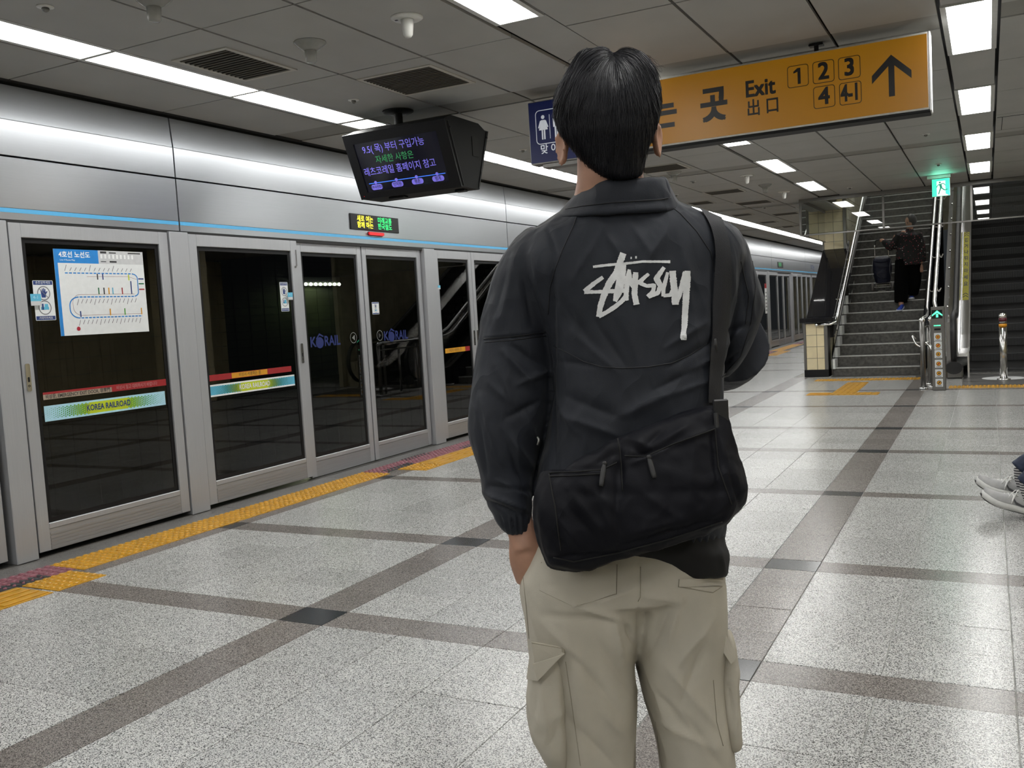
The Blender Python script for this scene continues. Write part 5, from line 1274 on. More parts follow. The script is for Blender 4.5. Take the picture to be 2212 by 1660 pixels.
handL = tube([P3(1130, 1160, 1.64), P3(1138, 1205, 1.63), P3(1150, 1255, 1.64)], [.026, .033, .030], 14, 5, flat=(RH * .3 + GH, .62))
fing = join(*[tube([P3(1140 + 8 * k, 1240, 1.63 + .014 * k), P3(1146 + 8 * k, 1275 + 4 * (k in (1, 2)), 1.635 + .014 * k), P3(1152 + 7 * k, 1300 + 6 * (k in (1, 2)), 1.645 + .013 * k)], [.0095, .009, .0075], 8, 3) for k in range(4)])
thumb = tube([P3(1142, 1195, 1.66), P3(1156, 1222, 1.69), P3(1160, 1245, 1.70)], [.012, .0105, .008], 8, 3)
armR = tube([P3(1540, 560, 1.69), P3(1578, 735, 1.745), P3(1543, 785, 1.88), P3(1480, 800, 2.02)], [.045, .034, .028, .024], 14, 5)
handR = tube([P3(1482, 800, 2.01), P3(1450, 790, 2.06), P3(1420, 780, 2.07)], [.026, .034, .028], 14, 4, flat=(ZP, .6))
fingR = join(*[tube([P3(1425, 770 + 12 * k, 2.06), P3(1400, 768 + 13 * k, 2.08), P3(1392, 772 + 13 * k, 2.05)], [.0095, .009, .007], 8, 3) for k in range(4)])
legs = join(*[tube([P3(a, 1290, 1.67), P3(b, 1760, 1.66), P3(c, 2160, 1.70)], [.080, .050, .036], 16, 6) for a, b, c in ((1258, 1284, 1316), (1468, 1513, 1526))])
body = remeshed(join(head_geo(HC - HZ * .006, HR, HG, HZ, .95), neck, tor, armL, handL, fing, thumb, armR, handR, fingR, legs, ear_geo(EL, HR, HG, HZ, -1, .95), ear_geo(ER_, HR, HG, HZ, 1, .95)), .0042, 2)
bo = put_mesh('body', body, M_SKIN, man)
for sd in (-1, 1): part('eye', ball(HC + HR * .031 * sd + HG * .082 + HZ * .008, .0115, 12, 8), M_SOCKW, man, True)
# ---- jacket
Zt = [(404, 1258, 1436, 1.640, .080, 2.3), (440, 1222, 1462, 1.645, .090, 2.4), (462, 1188, 1500, 1.65, .10, 2.4), (486, 1148, 1556, 1.655, .112, 2.5), (520, 1122, 1592, 1.66, .125, 2.6), (570, 1120, 1600, 1.665, .135, 2.7), (640, 1150, 1585, 1.67, .142, 2.7), (720, 1176, 1568, 1.67, .145, 2.7), (820, 1186, 1555, 1.67, .150, 2.7), (920, 1180, 1552, 1.67, .155, 2.7), (1020, 1160, 1556, 1.67, .150, 2.7), (1100, 1160, 1560, 1.665, .145, 2.7), (1150, 1172, 1560, 1.665, .138, 2.7), (1182, 1180, 1554, 1.665, .132, 2.7)]
jt = loft(dense(Zt, 4), 48)
def psl(L, dc=1.66): return L
slvL = loft(dense([(492, 1142, 1200, 1.67, .060), (510, 1118, 1202, 1.675, .072), (532, 1098, 1205, 1.68, .080), (580, 1070, 1200, 1.685, .088), (640, 1052, 1196, 1.69, .090), (700, 1038, 1192, 1.69, .088), (760, 1028, 1194, 1.69, .088), (810, 1022, 1198, 1.69, .090), (870, 1014, 1192, 1.685, .090), (930, 1010, 1180, 1.68, .086), (980, 1022, 1164, 1.675, .080), (1030, 1038, 1152, 1.67, .070), (1062, 1044, 1150, 1.665, .066), (1090, 1056, 1150, 1.66, .060), (1110, 1068, 1148, 1.655, .052), (1122, 1072, 1147, 1.65, .046), (1140, 1084, 1148, 1.65, .042), (1153, 1096, 1143, 1.648, .038)], 4), 36)
slvR = join(loft(dense([(488, 1515, 1572, 1.67, .06), (506, 1512, 1592, 1.68, .070), (532, 1512, 1608, 1.69, .080), (580, 1510, 1622, 1.70, .088), (630, 1515, 1637, 1.71, .092), (660, 1520, 1644, 1.72, .095), (700, 1522, 1632, 1.73, .10), (750, 1525, 1612, 1.74, .10), (790, 1528, 1588, 1.75, .09), (815, 1530, 1564, 1.76, .07)], 4), 36),
            tube([P3(1578, 745, 1.76), P3(1560, 775, 1.84), P3(1525, 790, 1.92), P3(1490, 795, 1.99)], [.075, .065, .052, .040], 20, 5))
jacket = remeshed(join(jt, slvL, slvR), .0034, 5)
JF = [  # folds measured on the back: x0 y0 x1 y1 width amplitude(mm)
 (1285, 470, 1345, 560, 10, 4), (1300, 500, 1240, 600, 9, 4), (1360, 480, 1400, 540, 12, 3), (1440, 500, 1400, 560, 12, 4), (1480, 560, 1500, 700, 14, 4),
 (1200, 640, 1290, 760, 14, -5), (1215, 560, 1205, 720, 8, 3), (1240, 720, 1330, 800, 10, 4), (1290, 700, 1350, 790, 8, -4), (1360, 720, 1380, 800, 10, 3), (1200, 780, 1280, 790, 8, -4),
 (1440, 750, 1520, 700, 9, 5), (1450, 790, 1545, 735, 9, -6), (1480, 810, 1545, 770, 7, 5), (1420, 840, 1520, 790, 8, -5), (1460, 850, 1540, 820, 7, 4), (1340, 900, 1450, 850, 14, 6), (1230, 860, 1330, 900, 14, -6), (1220, 900, 1330, 940, 12, 6), (1210, 880, 1240, 930, 10, 5),
 (1190, 650, 1196, 1000, 10, -12), (1545, 560, 1540, 820, 7, -8), (1186, 500, 1205, 560, 6, -3), (1196, 560, 1188, 700, 6, -5),
 (1045, 735, 1180, 722, 4, -3), (1045, 728, 1180, 715, 4, 1.5), (1090, 760, 1150, 830, 8, 7), (1075, 790, 1120, 900, 9, 5), (1110, 750, 1175, 790, 7, -6), (1120, 830, 1185, 800, 8, 6), (1100, 900, 1160, 870, 9, -6), (1060, 830, 1090, 860, 8, 4), (1040, 860, 1080, 1000, 9, 5), (1030, 900, 1050, 1020, 8, -4), (1090, 930, 1150, 1010, 9, 5), (1100, 970, 1135, 1060, 8, -6), (1130, 880, 1160, 960, 8, 4),
 (1048, 1065, 1130, 1100, 6, 8), (1050, 1082, 1120, 1112, 4, -6), (1060, 1050, 1145, 1062, 5, -5), (1075, 1040, 1140, 1075, 5, 4),
 (1150, 540, 1165, 640, 10, 3), (1110, 560, 1090, 680, 10, 3), (1130, 600, 1150, 700, 8, -4), (1090, 600, 1060, 700, 9, -2),
 (1600, 560, 1612, 700, 8, -4), (1580, 560, 1590, 660, 8, 3), (1560, 720, 1625, 700, 8, -6), (1555, 760, 1610, 700, 8, 5), (1560, 790, 1600, 760, 7, -5), (1620, 600, 1630, 690, 6, 3)]
for k in range(11): JF.append((1082 + 6 * k, 1116, 1094 + 4.6 * k, 1152, 1.7, 3.2 if k % 2 else -2.6))
for k in range(9): JF.append((1492 + 7 * k, 1160, 1490 + 7 * k, 1184, 2.2, 3 if k % 2 else -3))
JF = [(a, b, c, d, w * .75, k * (1.35 if a < 1190 else 1.05)) for a, b, c, d, w, k in JF]
fold(jacket, JF, noise_amp=3.6, nscale=13, stretch=(1, 1, .55))
jb = bvh_of(jacket)
jo = put_mesh('jacket', jacket, M_JKT, man, 'dark navy nylon windbreaker')
# collar: a standing band that flares, folded over at its right end
cs = [(388, 1262, 1432, 1.628, .083, 2.2), (392, 1258, 1438, 1.627, .088, 2.2), (412, 1243, 1447, 1.632, .094, 2.2), (440, 1218, 1462, 1.640, .103, 2.2), (459, 1198, 1478, 1.648, .112, 2.2), (463, 1200, 1476, 1.65, .106, 2.2)]
cin = [(463, 1204, 1470, 1.65, .102, 2.2), (440, 1224, 1456, 1.640, .098, 2.2), (412, 1249, 1440, 1.632, .088, 2.2), (390, 1265, 1428, 1.629, .080, 2.2), (388, 1262, 1432, 1.628, .083, 2.2)]
def collar():
    A = dense(cs, 3) + dense(cin, 3)
    V, Fc = loft(A, 56, cap=False)
    return V, Fc
cm = make_mesh('collar', collar(), M_JKT, True); fix_normals(cm)
fold(cm, [(1215, 445, 1440, 436, 3, -2.5), (1255, 410, 1300, 440, 8, 3), (1420, 395, 1445, 430, 6, 4), (1280, 400, 1400, 420, 10, 2)], noise_amp=2.0, nscale=20)
co = put_mesh('collar', cm, M_JKT, jo)
cb = bvh_of(cm, tuple(origin_of(man)))
part('collar_point', join(tube([P3(1425, 388, 1.58), P3(1432, 391, 1.585), P3(1438, 410, 1.58), P3(1446, 432, 1.575)], [.004, .007, .008, .004], 8, 4)), M_JKT, jo, True)
# seams
for P in ([(1252, 452), (1238, 490), (1215, 540), (1200, 580), (1188, 620), (1184, 680)], [(1438, 438), (1470, 462), (1505, 500), (1535, 545), (1545, 590)], [(1196, 748), (1225, 762), (1262, 782), (1300, 793), (1345, 796), (1400, 793), (1450, 785), (1490, 768), (1530, 740)], [(1046, 732), (1100, 728), (1180, 718)], [(1046, 740), (1100, 736), (1180, 726)], [(1622, 540), (1632, 620), (1622, 700), (1600, 770), (1560, 815)], [(1600, 565), (1618, 640), (1610, 700)]):
    g = seam(jb, P, .0010)
    if g[0]: part('seam', g, M_SEAM, jo, True)
g = seam(cb, [(1222, 452), (1260, 445), (1320, 438), (1380, 434), (1430, 431), (1448, 427)], .0009)
if g[0]: part('seam', g, M_SEAM, jo, True)
# the white brush lettering, stroke by stroke
S = []
def zz(*P): S.append([(1000 + a / 3.3515, 380 + b / 3.3515, w * 1.10 / 3.3515) for a, b, w in P])
zz((942, 660, 16), (1040, 648, 18), (1150, 638, 17), (1220, 632, 15), (1300, 622, 16), (1400, 622, 15), (1500, 624, 19))
zz((1014, 735, 24), (950, 780, 28), (880, 838, 32)); zz((880, 840, 30), (960, 842, 22), (1050, 838, 26), (1130, 835, 30), (1200, 830, 22))
zz((1160, 562, 40), (1140, 620, 44), (1115, 700, 46), (1060, 780, 44), (1020, 870, 42), (995, 950, 36), (985, 1022, 34))
zz((985, 1018, 30), (1040, 990, 28), (1100, 950, 30), (1150, 910, 30), (1190, 860, 30))
zz((1130, 700, 30), (1120, 790, 26), (1105, 860, 26), (1100, 910, 24)); zz((1165, 640, 30), (1160, 700, 34), (1150, 780, 34), (1135, 850, 30), (1100, 910, 26))
zz((1205, 680, 22), (1190, 740, 30), (1185, 800, 36), (1180, 870, 30), (1188, 905, 20)); zz((1205, 690, 20), (1215, 760, 26), (1222, 800, 30), (1245, 740, 28))
zz((1250, 700, 34), (1245, 780, 36), (1240, 860, 38), (1255, 935, 40)); zz((1250, 790, 24), (1300, 745, 22), (1340, 712, 20))
zz((1345, 712, 18), (1300, 750, 24), (1280, 780, 26), (1330, 800, 24), (1385, 795, 28), (1375, 840, 26), (1335, 878, 28)); zz((1455, 665, 24), (1430, 700, 30), (1400, 745, 40), (1430, 800, 34), (1410, 850, 28), (1340, 878, 26))
zz((1480, 700, 20), (1465, 760, 26), (1450, 820, 28), (1448, 875, 24)); zz((1450, 870, 22), (1500, 865, 24), (1530, 800, 28))
zz((1515, 690, 44), (1520, 760, 44), (1530, 850, 44), (1535, 935, 44)); zz((1535, 930, 30), (1565, 860, 34), (1590, 780, 38), (1615, 700, 42))
zz((1622, 690, 34), (1618, 790, 40), (1612, 900, 44), (1604, 1000, 40), (1600, 1090, 38), (1593, 1185, 32))
zz((1212, 598, 14), (1222, 598, 14)); zz((1246, 594, 16), (1258, 594, 16))
for i, P in enumerate(S):
    g = draped_stroke(jb, P, 6, .0011 + .00012 * i, sub=1.6, rough=.10)
    if g[0]: part('lettering', g, M_LOGO, jo)
# ---- shirt tail
sh = remeshed(loft(dense([(1150, 1180, 1556, 1.66, .126, 2.6), (1185, 1176, 1562, 1.66, .128, 2.6), (1205, 1340, 1568, 1.652, .120, 2.6), (1232, 1398, 1566, 1.640, .106, 2.6), (1248, 1434, 1562, 1.635, .098, 2.6), (1251, 1446, 1552, 1.635, .09, 2.6)], 4), 40), .005, 3)
fold(sh, [(1555, 1195, 1565, 1240, 4, 4)], noise_amp=2)
put_mesh('shirt_tail', sh, M_SHIRT, man, 'black shirt tail below the jacket')
# ---- trousers
hips = loft(dense([(1140, 1172, 1548, 1.665, .112, 2.6), (1200, 1138, 1560, 1.665, .122, 2.6), (1250, 1124, 1562, 1.66, .128, 2.7), (1290, 1128, 1563, 1.66, .130, 2.7), (1318, 1134, 1563, 1.66, .128, 2.7)], 4), 44)
lgL = loft(dense([(1270, 1128, 1384, 1.66, .122, 2.4), (1320, 1134, 1390, 1.66, .124, 2.8), (1380, 1142, 1382, 1.66, .120, 2.8), (1440, 1148, 1370, 1.66, .114, 2.4), (1510, 1152, 1374, 1.66, .110, 2.4), (1590, 1166, 1374, 1.665, .108, 2.4), (1660, 1186, 1373, 1.67, .106, 2.4), (1760, 1200, 1368, 1.67, .10, 2.4), (1900, 1222, 1372, 1.68, .092, 2.3), (2050, 1238, 1385, 1.69, .085, 2.3), (2150, 1240, 1392, 1.69, .088, 2.3), (2185, 1238, 1394, 1.69, .09, 2.3)], 4), 36)
lgR = loft(dense([(1270, 1378, 1563, 1.66, .120, 2.4), (1320, 1368, 1562, 1.66, .122, 2.8), (1380, 1370, 1561, 1.66, .118, 2.8), (1440, 1380, 1562, 1.66, .112, 2.4), (1510, 1394, 1564, 1.66, .108, 2.4), (1590, 1416, 1574, 1.66, .106, 2.4), (1660, 1426, 1582, 1.665, .104, 2.4), (1760, 1436, 1590, 1.67, .10, 2.4), (1900, 1446, 1590, 1.68, .092, 2.3), (2050, 1452, 1595, 1.69, .085, 2.3), (2150, 1450, 1600, 1.69, .088, 2.3), (2185, 1448, 1602, 1.69, .09, 2.3)], 4), 36)
pk = remeshed(join(hips, lgL, lgR), .0042, 4)
PF = [(1384, 1180, 1382, 1300, 3, -3), (1380, 1300, 1377, 1400, 3, -3), (1190, 1330, 1340, 1345, 10, -5), (1250, 1310, 1350, 1345, 9, 6), (1300, 1300, 1375, 1270, 10, 5), (1180, 1350, 1260, 1430, 12, 5), (1240, 1420, 1330, 1530, 12, -5), (1330, 1350, 1345, 1440, 9, 5), (1300, 1400, 1370, 1500, 14, -4), (1240, 1450, 1260, 1650, 16, 4), (1300, 1540, 1360, 1600, 10, 4), (1215, 1540, 1330, 1660, 12, -4),
      (1400, 1290, 1470, 1300, 8, 5), (1440, 1320, 1400, 1410, 10, -6), (1470, 1300, 1440, 1400, 10, 4), (1540, 1340, 1470, 1430, 12, 5), (1520, 1400, 1470, 1520, 12, -5), (1440, 1440, 1540, 1560, 10, 4), (1420, 1500, 1500, 1600, 9, -5), (1430, 1560, 1540, 1620, 10, 5), (1490, 1560, 1560, 1660, 9, -4), (1390, 1430, 1440, 1560, 9, 4), (1350, 1340, 1370, 1390, 7, -6), (1140, 1260, 1160, 1380, 9, 4)]
PF = [(a, b, c, d, w * .8, k * 1.7) if k not in (-3,) else (a, b, c, d, w, k) for a, b, c, d, w, k in PF]
fold(pk, PF, noise_amp=4.5, nscale=8, stretch=(1, 1, .5)); pb = bvh_of(pk)
po = put_mesh('trousers', pk, M_PANT, man, 'beige cargo trousers')
for P in ([(1384, 1225), (1384, 1290), (1378, 1300)], [(1170, 1215), (1166, 1276), (1240, 1311), (1332, 1284), (1333, 1220)], [(1467, 1252), (1466, 1268), (1540, 1281), (1560, 1268)], [(1128, 1225), (1136, 1300), (1143, 1380)], [(1541, 1470), (1548, 1560), (1562, 1612)], [(1416, 1560), (1426, 1640), (1440, 1700)], [(1222, 1430), (1238, 1540), (1254, 1655)]):
    g = seam(pb, P, .0007)
    if g[0]: part('seam', g, M_PSEAM, po, True)
# back pocket patches raised a touch
def patch(bvh, poly, lift, n=14):
    (a, b, c, d) = poly; V, Fc = [], []
    for i in range(n + 1):
        for j in range(n + 1):
            s, t_ = i / n, j / n; V.append(((a[0] * (1 - s) + b[0] * s) * (1 - t_) + (d[0] * (1 - s) + c[0] * s) * t_, (a[1] * (1 - s) + b[1] * s) * (1 - t_) + (d[1] * (1 - s) + c[1] * s) * t_))
    pp = drape(bvh, V, lift); g0 = next(p for p in pp if p is not None); pp = [tuple(p) if p is not None else tuple(g0) for p in pp]
    for i in range(n):
        for j in range(n): q = i * (n + 1) + j; Fc.append([q, q + 1, q + n + 2, q + n + 1])
    return pp, Fc
for poly, lb in (([(1170, 1218), (1332, 1222), (1331, 1284), (1167, 1276)], 0), ([(1167, 1276), (1331, 1284), (1242, 1311), (1240, 1311)], 0), ([(1467, 1252), (1558, 1250), (1558, 1268), (1466, 1268)], 0)):
    part('back_pocket', patch(pb, poly, .0022), M_PANT, po, True)
# cargo pockets: gusseted bellows with folded flaps
def pouch(sl, voxel=.0042, folds=()):
    m_ = remeshed(loft(dense(sl, 4), 28), voxel, 3); fold(m_, folds, noise_amp=3, nscale=12); return m_
pl_ = pouch([(1392, 1150, 1214, 1.61, .050, 3), (1420, 1146, 1219, 1.61, .058, 3), (1470, 1140, 1222, 1.605, .064, 3), (1530, 1138, 1224, 1.605, .067, 3), (1580, 1146, 1225, 1.61, .066, 3), (1625, 1168, 1226, 1.61, .058, 3), (1652, 1184, 1227, 1.615, .045, 3)], folds=[(1165, 1500, 1190, 1610, 8, 5), (1160, 1480, 1150, 1560, 7, -5), (1190, 1560, 1220, 1530, 7, 4), (1180, 1620, 1200, 1580, 6, -4), (1205, 1470, 1212, 1640, 5, 3)])
put_mesh('cargo_pocket', pl_, M_PANT, po)
fl1 = [U(1148, 1386, 1.545), U(1217, 1398, 1.545), U(1219, 1412, 1.54), U(1204, 1424, 1.54), U(1160, 1470, 1.535), U(1137, 1466, 1.56)]
fl_n = -GH
def solid(P, t, nrm): n = len(P); return [tuple(p) for p in P] + [tuple(p + nrm * t) for p in P], [list(range(n)), list(range(n, 2 * n))[::-1]] + [[i, (i + 1) % n, (i + 1) % n + n, i + n] for i in range(n)]
part('pocket_flap', solid(fl1, .004, fl_n), M_PANT, po); part('folded_flap_corner', solid([U(1151, 1434, 1.533), U(1216, 1414, 1.535), U(1161, 1471, 1.528)], .003, fl_n), M_PANT, po)
part('flap_stitching', tube([U(1149, 1390, 1.541), U(1182, 1396, 1.541), U(1216, 1402, 1.541)], .0008, 5), M_PSEAM, po); part('bar_tack', bbox(*sorted([U(1214, 1400, 1.54).x, U(1214, 1400, 1.54).x + .005]), *sorted([U(1214, 1400, 1.54).y - .002, U(1214, 1400, 1.54).y + .002]), U(1214, 1412, 1.54).z, U(1214, 1398, 1.54).z, .0005), M_PSEAM, po)
pr_ = pouch([(1362, 1552, 1572, 1.64, .04, 3), (1400, 1550, 1582, 1.64, .055, 3), (1460, 1545, 1588, 1.64, .062, 3), (1530, 1548, 1590, 1.64, .064, 3), (1580, 1556, 1592, 1.64, .06, 3), (1606, 1564, 1592, 1.64, .05, 3), (1615, 1570, 1586, 1.64, .035, 3)], folds=[(1562, 1440, 1575, 1590, 5, 4), (1572, 1480, 1585, 1560, 4, -4)])
put_mesh('cargo_pocket', pr_, M_PANT, po)
part('pocket_flap', solid([U(1556, 1356, 1.58), U(1566, 1366, 1.58), U(1590, 1420, 1.575), U(1578, 1434, 1.572), U(1556, 1400, 1.575)], .004, fl_n), M_PANT, po)
# ---- shoes under the trousers (below the frame)
for a in (1308, 1520):
    c_ = U(a, 2215, 1.70)
    s_ = loft([(2185, a - 36, a + 36, 1.70, .07, 2.4), (2215, a - 44, a + 44, 1.75, .12, 2.6), (2243, a - 48, a + 48, 1.77, .145, 2.8), (2256, a - 50, a + 50, 1.77, .15, 2.8)])
    g = ([(v[0], v[1], max(v[2], .002)) for v in s_[0]], s_[1]); part('shoe', g, M_SOLEK, man, True)
# ---- hair: a close cap with locks combed down from the crown
hs = [(103, 1262, 1312, 1.60, .030), (110, 1248, 1372, 1.60, .055), (122, 1240, 1392, 1.60, .072), (145, 1228, 1409, 1.60, .088), (175, 1207, 1420, 1.60, .100), (205, 1197, 1425, 1.60, .107), (235, 1195, 1426, 1.60, .110), (262, 1200, 1421, 1.60, .108), (285, 1209, 1413, 1.598, .104), (312, 1230, 1404, 1.594, .092), (338, 1252, 1393, 1.590, .078), (360, 1270, 1389, 1.589, .070), (378, 1292, 1386, 1.588, .062), (388, 1310, 1372, 1.588, .05)]
hv, hf = loft(dense(hs, 4), 56)
FRONT = HC + HG * .055
hm = remeshed((hv, hf), .0034, 3)
V = coords(hm); hx, hy, hd_ = to_px(V)
# the parting pressed in, and the face side cleared below the fringe
Nn = normals(hm)
V = V - Nn * (.009 * np.exp(-((hx - 1326) / 11) ** 2) * np.clip((190 - hy) / 75, 0, 1))[:, None]
rel = (V - np.array(HC)) @ np.array(HG); relz = (V - np.array(HC)) @ np.array(HZ)
push = np.clip((rel - .045) / .04, 0, 1) * np.clip((.045 - relz) / .03, 0, 1)
V = V - np.array(HG)[None, :] * (push * .055)[:, None]
set_coords(hm, V); hb = bvh_of(hm)
ho = put_mesh('hair', hm, M_HAIRC, man, 'short straight black hair parted at the crown')
strands = []
cw = Vector((0, 0, CAM_H))
for i in range(10000):
    x = random.uniform(1194, 1430); y = 104 + 290 * random.random() ** 1.15
    if i < 1700: a0 = random.uniform(0, 2 * math.pi); r0 = random.uniform(3, 46); x = 1326 + r0 * math.cos(a0); y = 128 + r0 * .8 * math.sin(a0)
    n_ = random.randint(7, 13); lift = random.uniform(.0003, .0030) + (.003 if random.random() < .06 else 0); d = []; jx = random.uniform(-.16, .16)
    for j in range(n_):
        r = (U(x, y, 1.0) - cw).normalized(); h = hb.ray_cast(cw, r)
        if h[0] is None: break
        nn = h[1] if h[1].dot(r) < 0 else -h[1]
        d.append(h[0] + nn * (lift * (.4 + .6 * j / n_)))
        dx, dy = x - 1326, (y - 118); ds = math.hypot(dx, dy) + 1e-6; k = math.exp(-ds / 62.0)
        vx, vy = dx / ds * (.25 + k * .9) + jx, max(dy / ds, -.6) * k + (1 - k) * 1.0
        if y > 250: vx -= (x - 1326) / 110 * .34
        l = math.hypot(vx, vy) + 1e-6; x += vx / l * 8.0; y += vy / l * 8.0
    if len(d) > 4:
        m = len(d); w = random.uniform(.0004, .0009); strands.append(tube(d, [w * max(.12, math.sin(math.pi * min(1, (jj + .6) / (m + .1))) ** .7) for jj in range(m)], 3, 1, cap=False))
# loose wisps on the two lobes
for i in range(190):
    side = -1 if i % 2 else 1
    x0 = 1326 + side * random.uniform(2, 20); y0 = random.uniform(116, 130); reach = random.uniform(30, 95); hgt = random.uniform(3, 17); pts = []
    for j in range(8):
        s = j / 7; x = x0 + side * reach * s; y = y0 - hgt * math.sin(s * math.pi * .75) * (1.15 if side < 0 else .8) + (s ** 2.6) * random.uniform(24, 46)
        pts.append(U(x, y, 1.60 + .03 * math.sin(i)))
    strands.append(tube(pts, [.0005 * (1 - .7 * k / 7) for k in range(8)], 3, 1, cap=False))
for i in range(0):   # fine nape hairs
    x = random.uniform(1262, 1388); y = 362 + (x < 1300) * 4 + random.uniform(0, 16); L = random.uniform(5, 12); p = []
    for j in range(4):
        r = (U(x + j * random.uniform(-1, 2), y + L * j / 3, 1.0) - cw).normalized(); h = jb.ray_cast(cw, r)
        p.append(U(x - j * .8, y + L * j / 3, 1.535 + .004 * j))
    strands.append(tube(p, [.0006, .0005, .0004, .0002], 3, 1, cap=False))
part('hair_strands', join(*strands), M_HAIR, ho, True, kind='stuff')
# ------------------------------------------------------------------ CROSSBODY BAG
bag = thing('crossbody_bag', 'black nylon crossbody bag with two zipped pockets on the man\'s back', 'bag', tuple(U(1380, 1080, 1.50)))
bs = [(1008, 1168, 1585, 1.500, .030, 3), (1040, 1158, 1600, 1.492, .050, 3), (1080, 1154, 1604, 1.488, .062, 3.2), (1120, 1154, 1590, 1.487, .066, 3.2), (1150, 1160, 1556, 1.487, .066, 3.2), (1180, 1170, 1470, 1.488, .062, 3.2), (1202, 1178, 1385, 1.489, .056, 3), (1220, 1188, 1320, 1.490, .048, 3), (1232, 1236, 1280, 1.490, .036, 3)]
bs2 = [(878, 1520, 1560, 1.505, .026, 3), (905, 1425, 1570, 1.503, .034, 3), (935, 1345, 1577, 1.500, .042, 3), (965, 1290, 1583, 1.497, .048, 3), (1000, 1225, 1592, 1.494, .054, 3), (1040, 1180, 1605, 1.490, .060, 3), (1080, 1175, 1612, 1.49, .060, 3), (1110, 1180, 1602, 1.49, .058, 3), (1145, 1200, 1560, 1.49, .05, 3)]
bg = remeshed(join(loft(dense(bs, 4), 44), loft(dense(bs2, 4), 44)), .0036, 5)
BF = [(1338, 945, 1344, 1060, 9, -13), (1330, 960, 1336, 1180, 9, -6), (1190, 1018, 1300, 1010, 5, -6), (1190, 1026, 1300, 1020, 5, 5), (1300, 985, 1336, 950, 8, 7), (1290, 1000, 1330, 975, 6, -6), (1200, 1040, 1240, 1160, 12, 6), (1215, 1080, 1290, 1170, 10, -6), (1230, 1060, 1300, 1150, 9, 5), (1190, 1150, 1240, 1200, 9, -6), (1205, 1120, 1260, 1190, 8, 6), (1250, 1040, 1330, 1100, 12, 5),
      (1345, 945, 1400, 965, 7, 6), (1350, 960, 1420, 1000, 8, -5), (1360, 990, 1470, 960, 6, -7), (1370, 1000, 1545, 925, 5, 6), (1400, 960, 1430, 930, 6, -5), (1440, 950, 1480, 925, 8, 6), (1345, 920, 1545, 878, 5, -4), (1380, 1060, 1480, 1130, 14, 5), (1500, 940, 1490, 1080, 14, 5), (1540, 930, 1555, 1060, 7, -9), (1552, 930, 1585, 1080, 6, 6), (1565, 1000, 1600, 1090, 6, -7), (1375, 1150, 1450, 1130, 10, 5), (1340, 1180, 1560, 1120, 5, -6), (1190, 1206, 1340, 1196, 5, -6), (1300, 1100, 1345, 1180, 10, 5), (1450, 1040, 1440, 1130, 12, -4)]
fold(bg, BF, noise_amp=5, nscale=12); bb = bvh_of(bg)
bo_ = put_mesh('bag_body', bg, M_BAG, bag)
for P in ([(1186, 1022), (1240, 1020), (1300, 1016), (1332, 1000)], [(1350, 985), (1395, 988), (1450, 962), (1545, 927)], [(1334, 942), (1342, 1000), (1345, 1060)], [(1348, 918), (1400, 905), (1450, 895), (1500, 878)], [(1196, 1205), (1240, 1214), (1330, 1196), (1450, 1164), (1560, 1128)], [(1186, 1024), (1200, 1100), (1212, 1190)], [(1545, 927), (1552, 1010), (1580, 1090)], [(1186, 1030), (1240, 1028), (1296, 1024)]):
    g = seam(bb, P, .0013)
    if g[0]: part('piping', g, M_SHIRT, bag, True)
def pull(x0, y0, x1, y1):
    a, b = drape(bb, [(x0, y0), (x1, y1)], .006)
    p = part('zip_pull', tube([a, a.lerp(b, .25), a.lerp(b, .8), b], [.0025, .0045, .0045, .003], 8, 2, flat=(GH, .45)), M_RUB, bag, True)
    part('slider', ball(a, .0045, 8, 6, (1, .6, 1)), M_RUB, p, True)
pull(1307, 1006, 1297, 1052); pull(1399, 992, 1412, 1034); 
# shoulder strap over the right shoulder down to the bag's upper corner
sp = [(1498, 440, 13), (1522, 452, 20), (1543, 480, 27), (1556, 520, 31), (1560, 570, 33), (1558, 630, 34), (1552, 700, 33), (1546, 760, 30), (1540, 820, 26), (1538, 870, 24)]
g = draped_stroke(jb, sp, 30, .0035, sub=6)
n_ = len(g[0]) // 4; A_ = np.array(g[0]).reshape(4, n_, 3)
for _ in range(14): A_[:, 1:-1] = .5 * A_[:, 1:-1] + .25 * (A_[:, :-2] + A_[:, 2:])
A_ -= np.array(GH) * .0035; g = ([tuple(v) for v in A_.reshape(-1, 3)], g[1])
def thick(g, t):
    V, Fc = g; n = len(V); W = [tuple(Vector(v) - GH * t) for v in V]; return list(V) + W, [list(f) for f in Fc] + [[i + n for i in f] for f in Fc]
part('shoulder_strap', thick(g, .0022), M_STRAP, bag, True)
for a, b, c in ((1536, 730, 762), (1543, 868, 905)):
    q = drape(jb, [(a, b), (a - 1, c)], .009); part('strap_slider', tube(q, .0035, 8), M_RUB, bag, True)
c_ = U(1556, 905, 1.485)
part('side_buckle', join(xform(bbox(-.012, .012, -.004, .004, -.020, .020, .002), Matrix.Translation(U(1557, 890, 1.478)) @ Matrix(((RH.x, GH.x, 0, 0), (RH.y, GH.y, 0, 0), (0, 0, 1, 0), (0, 0, 0, 1)))), tube([U(1546, 893, 1.47), U(1549, 935, 1.465)], .004, 8)), M_RUB, bag)
part('metal_hook', tube([U(1161, 945, 1.545), U(1164, 952, 1.54), U(1161, 962, 1.54)], .0018, 8, 3), M_STEELD, bag, True)
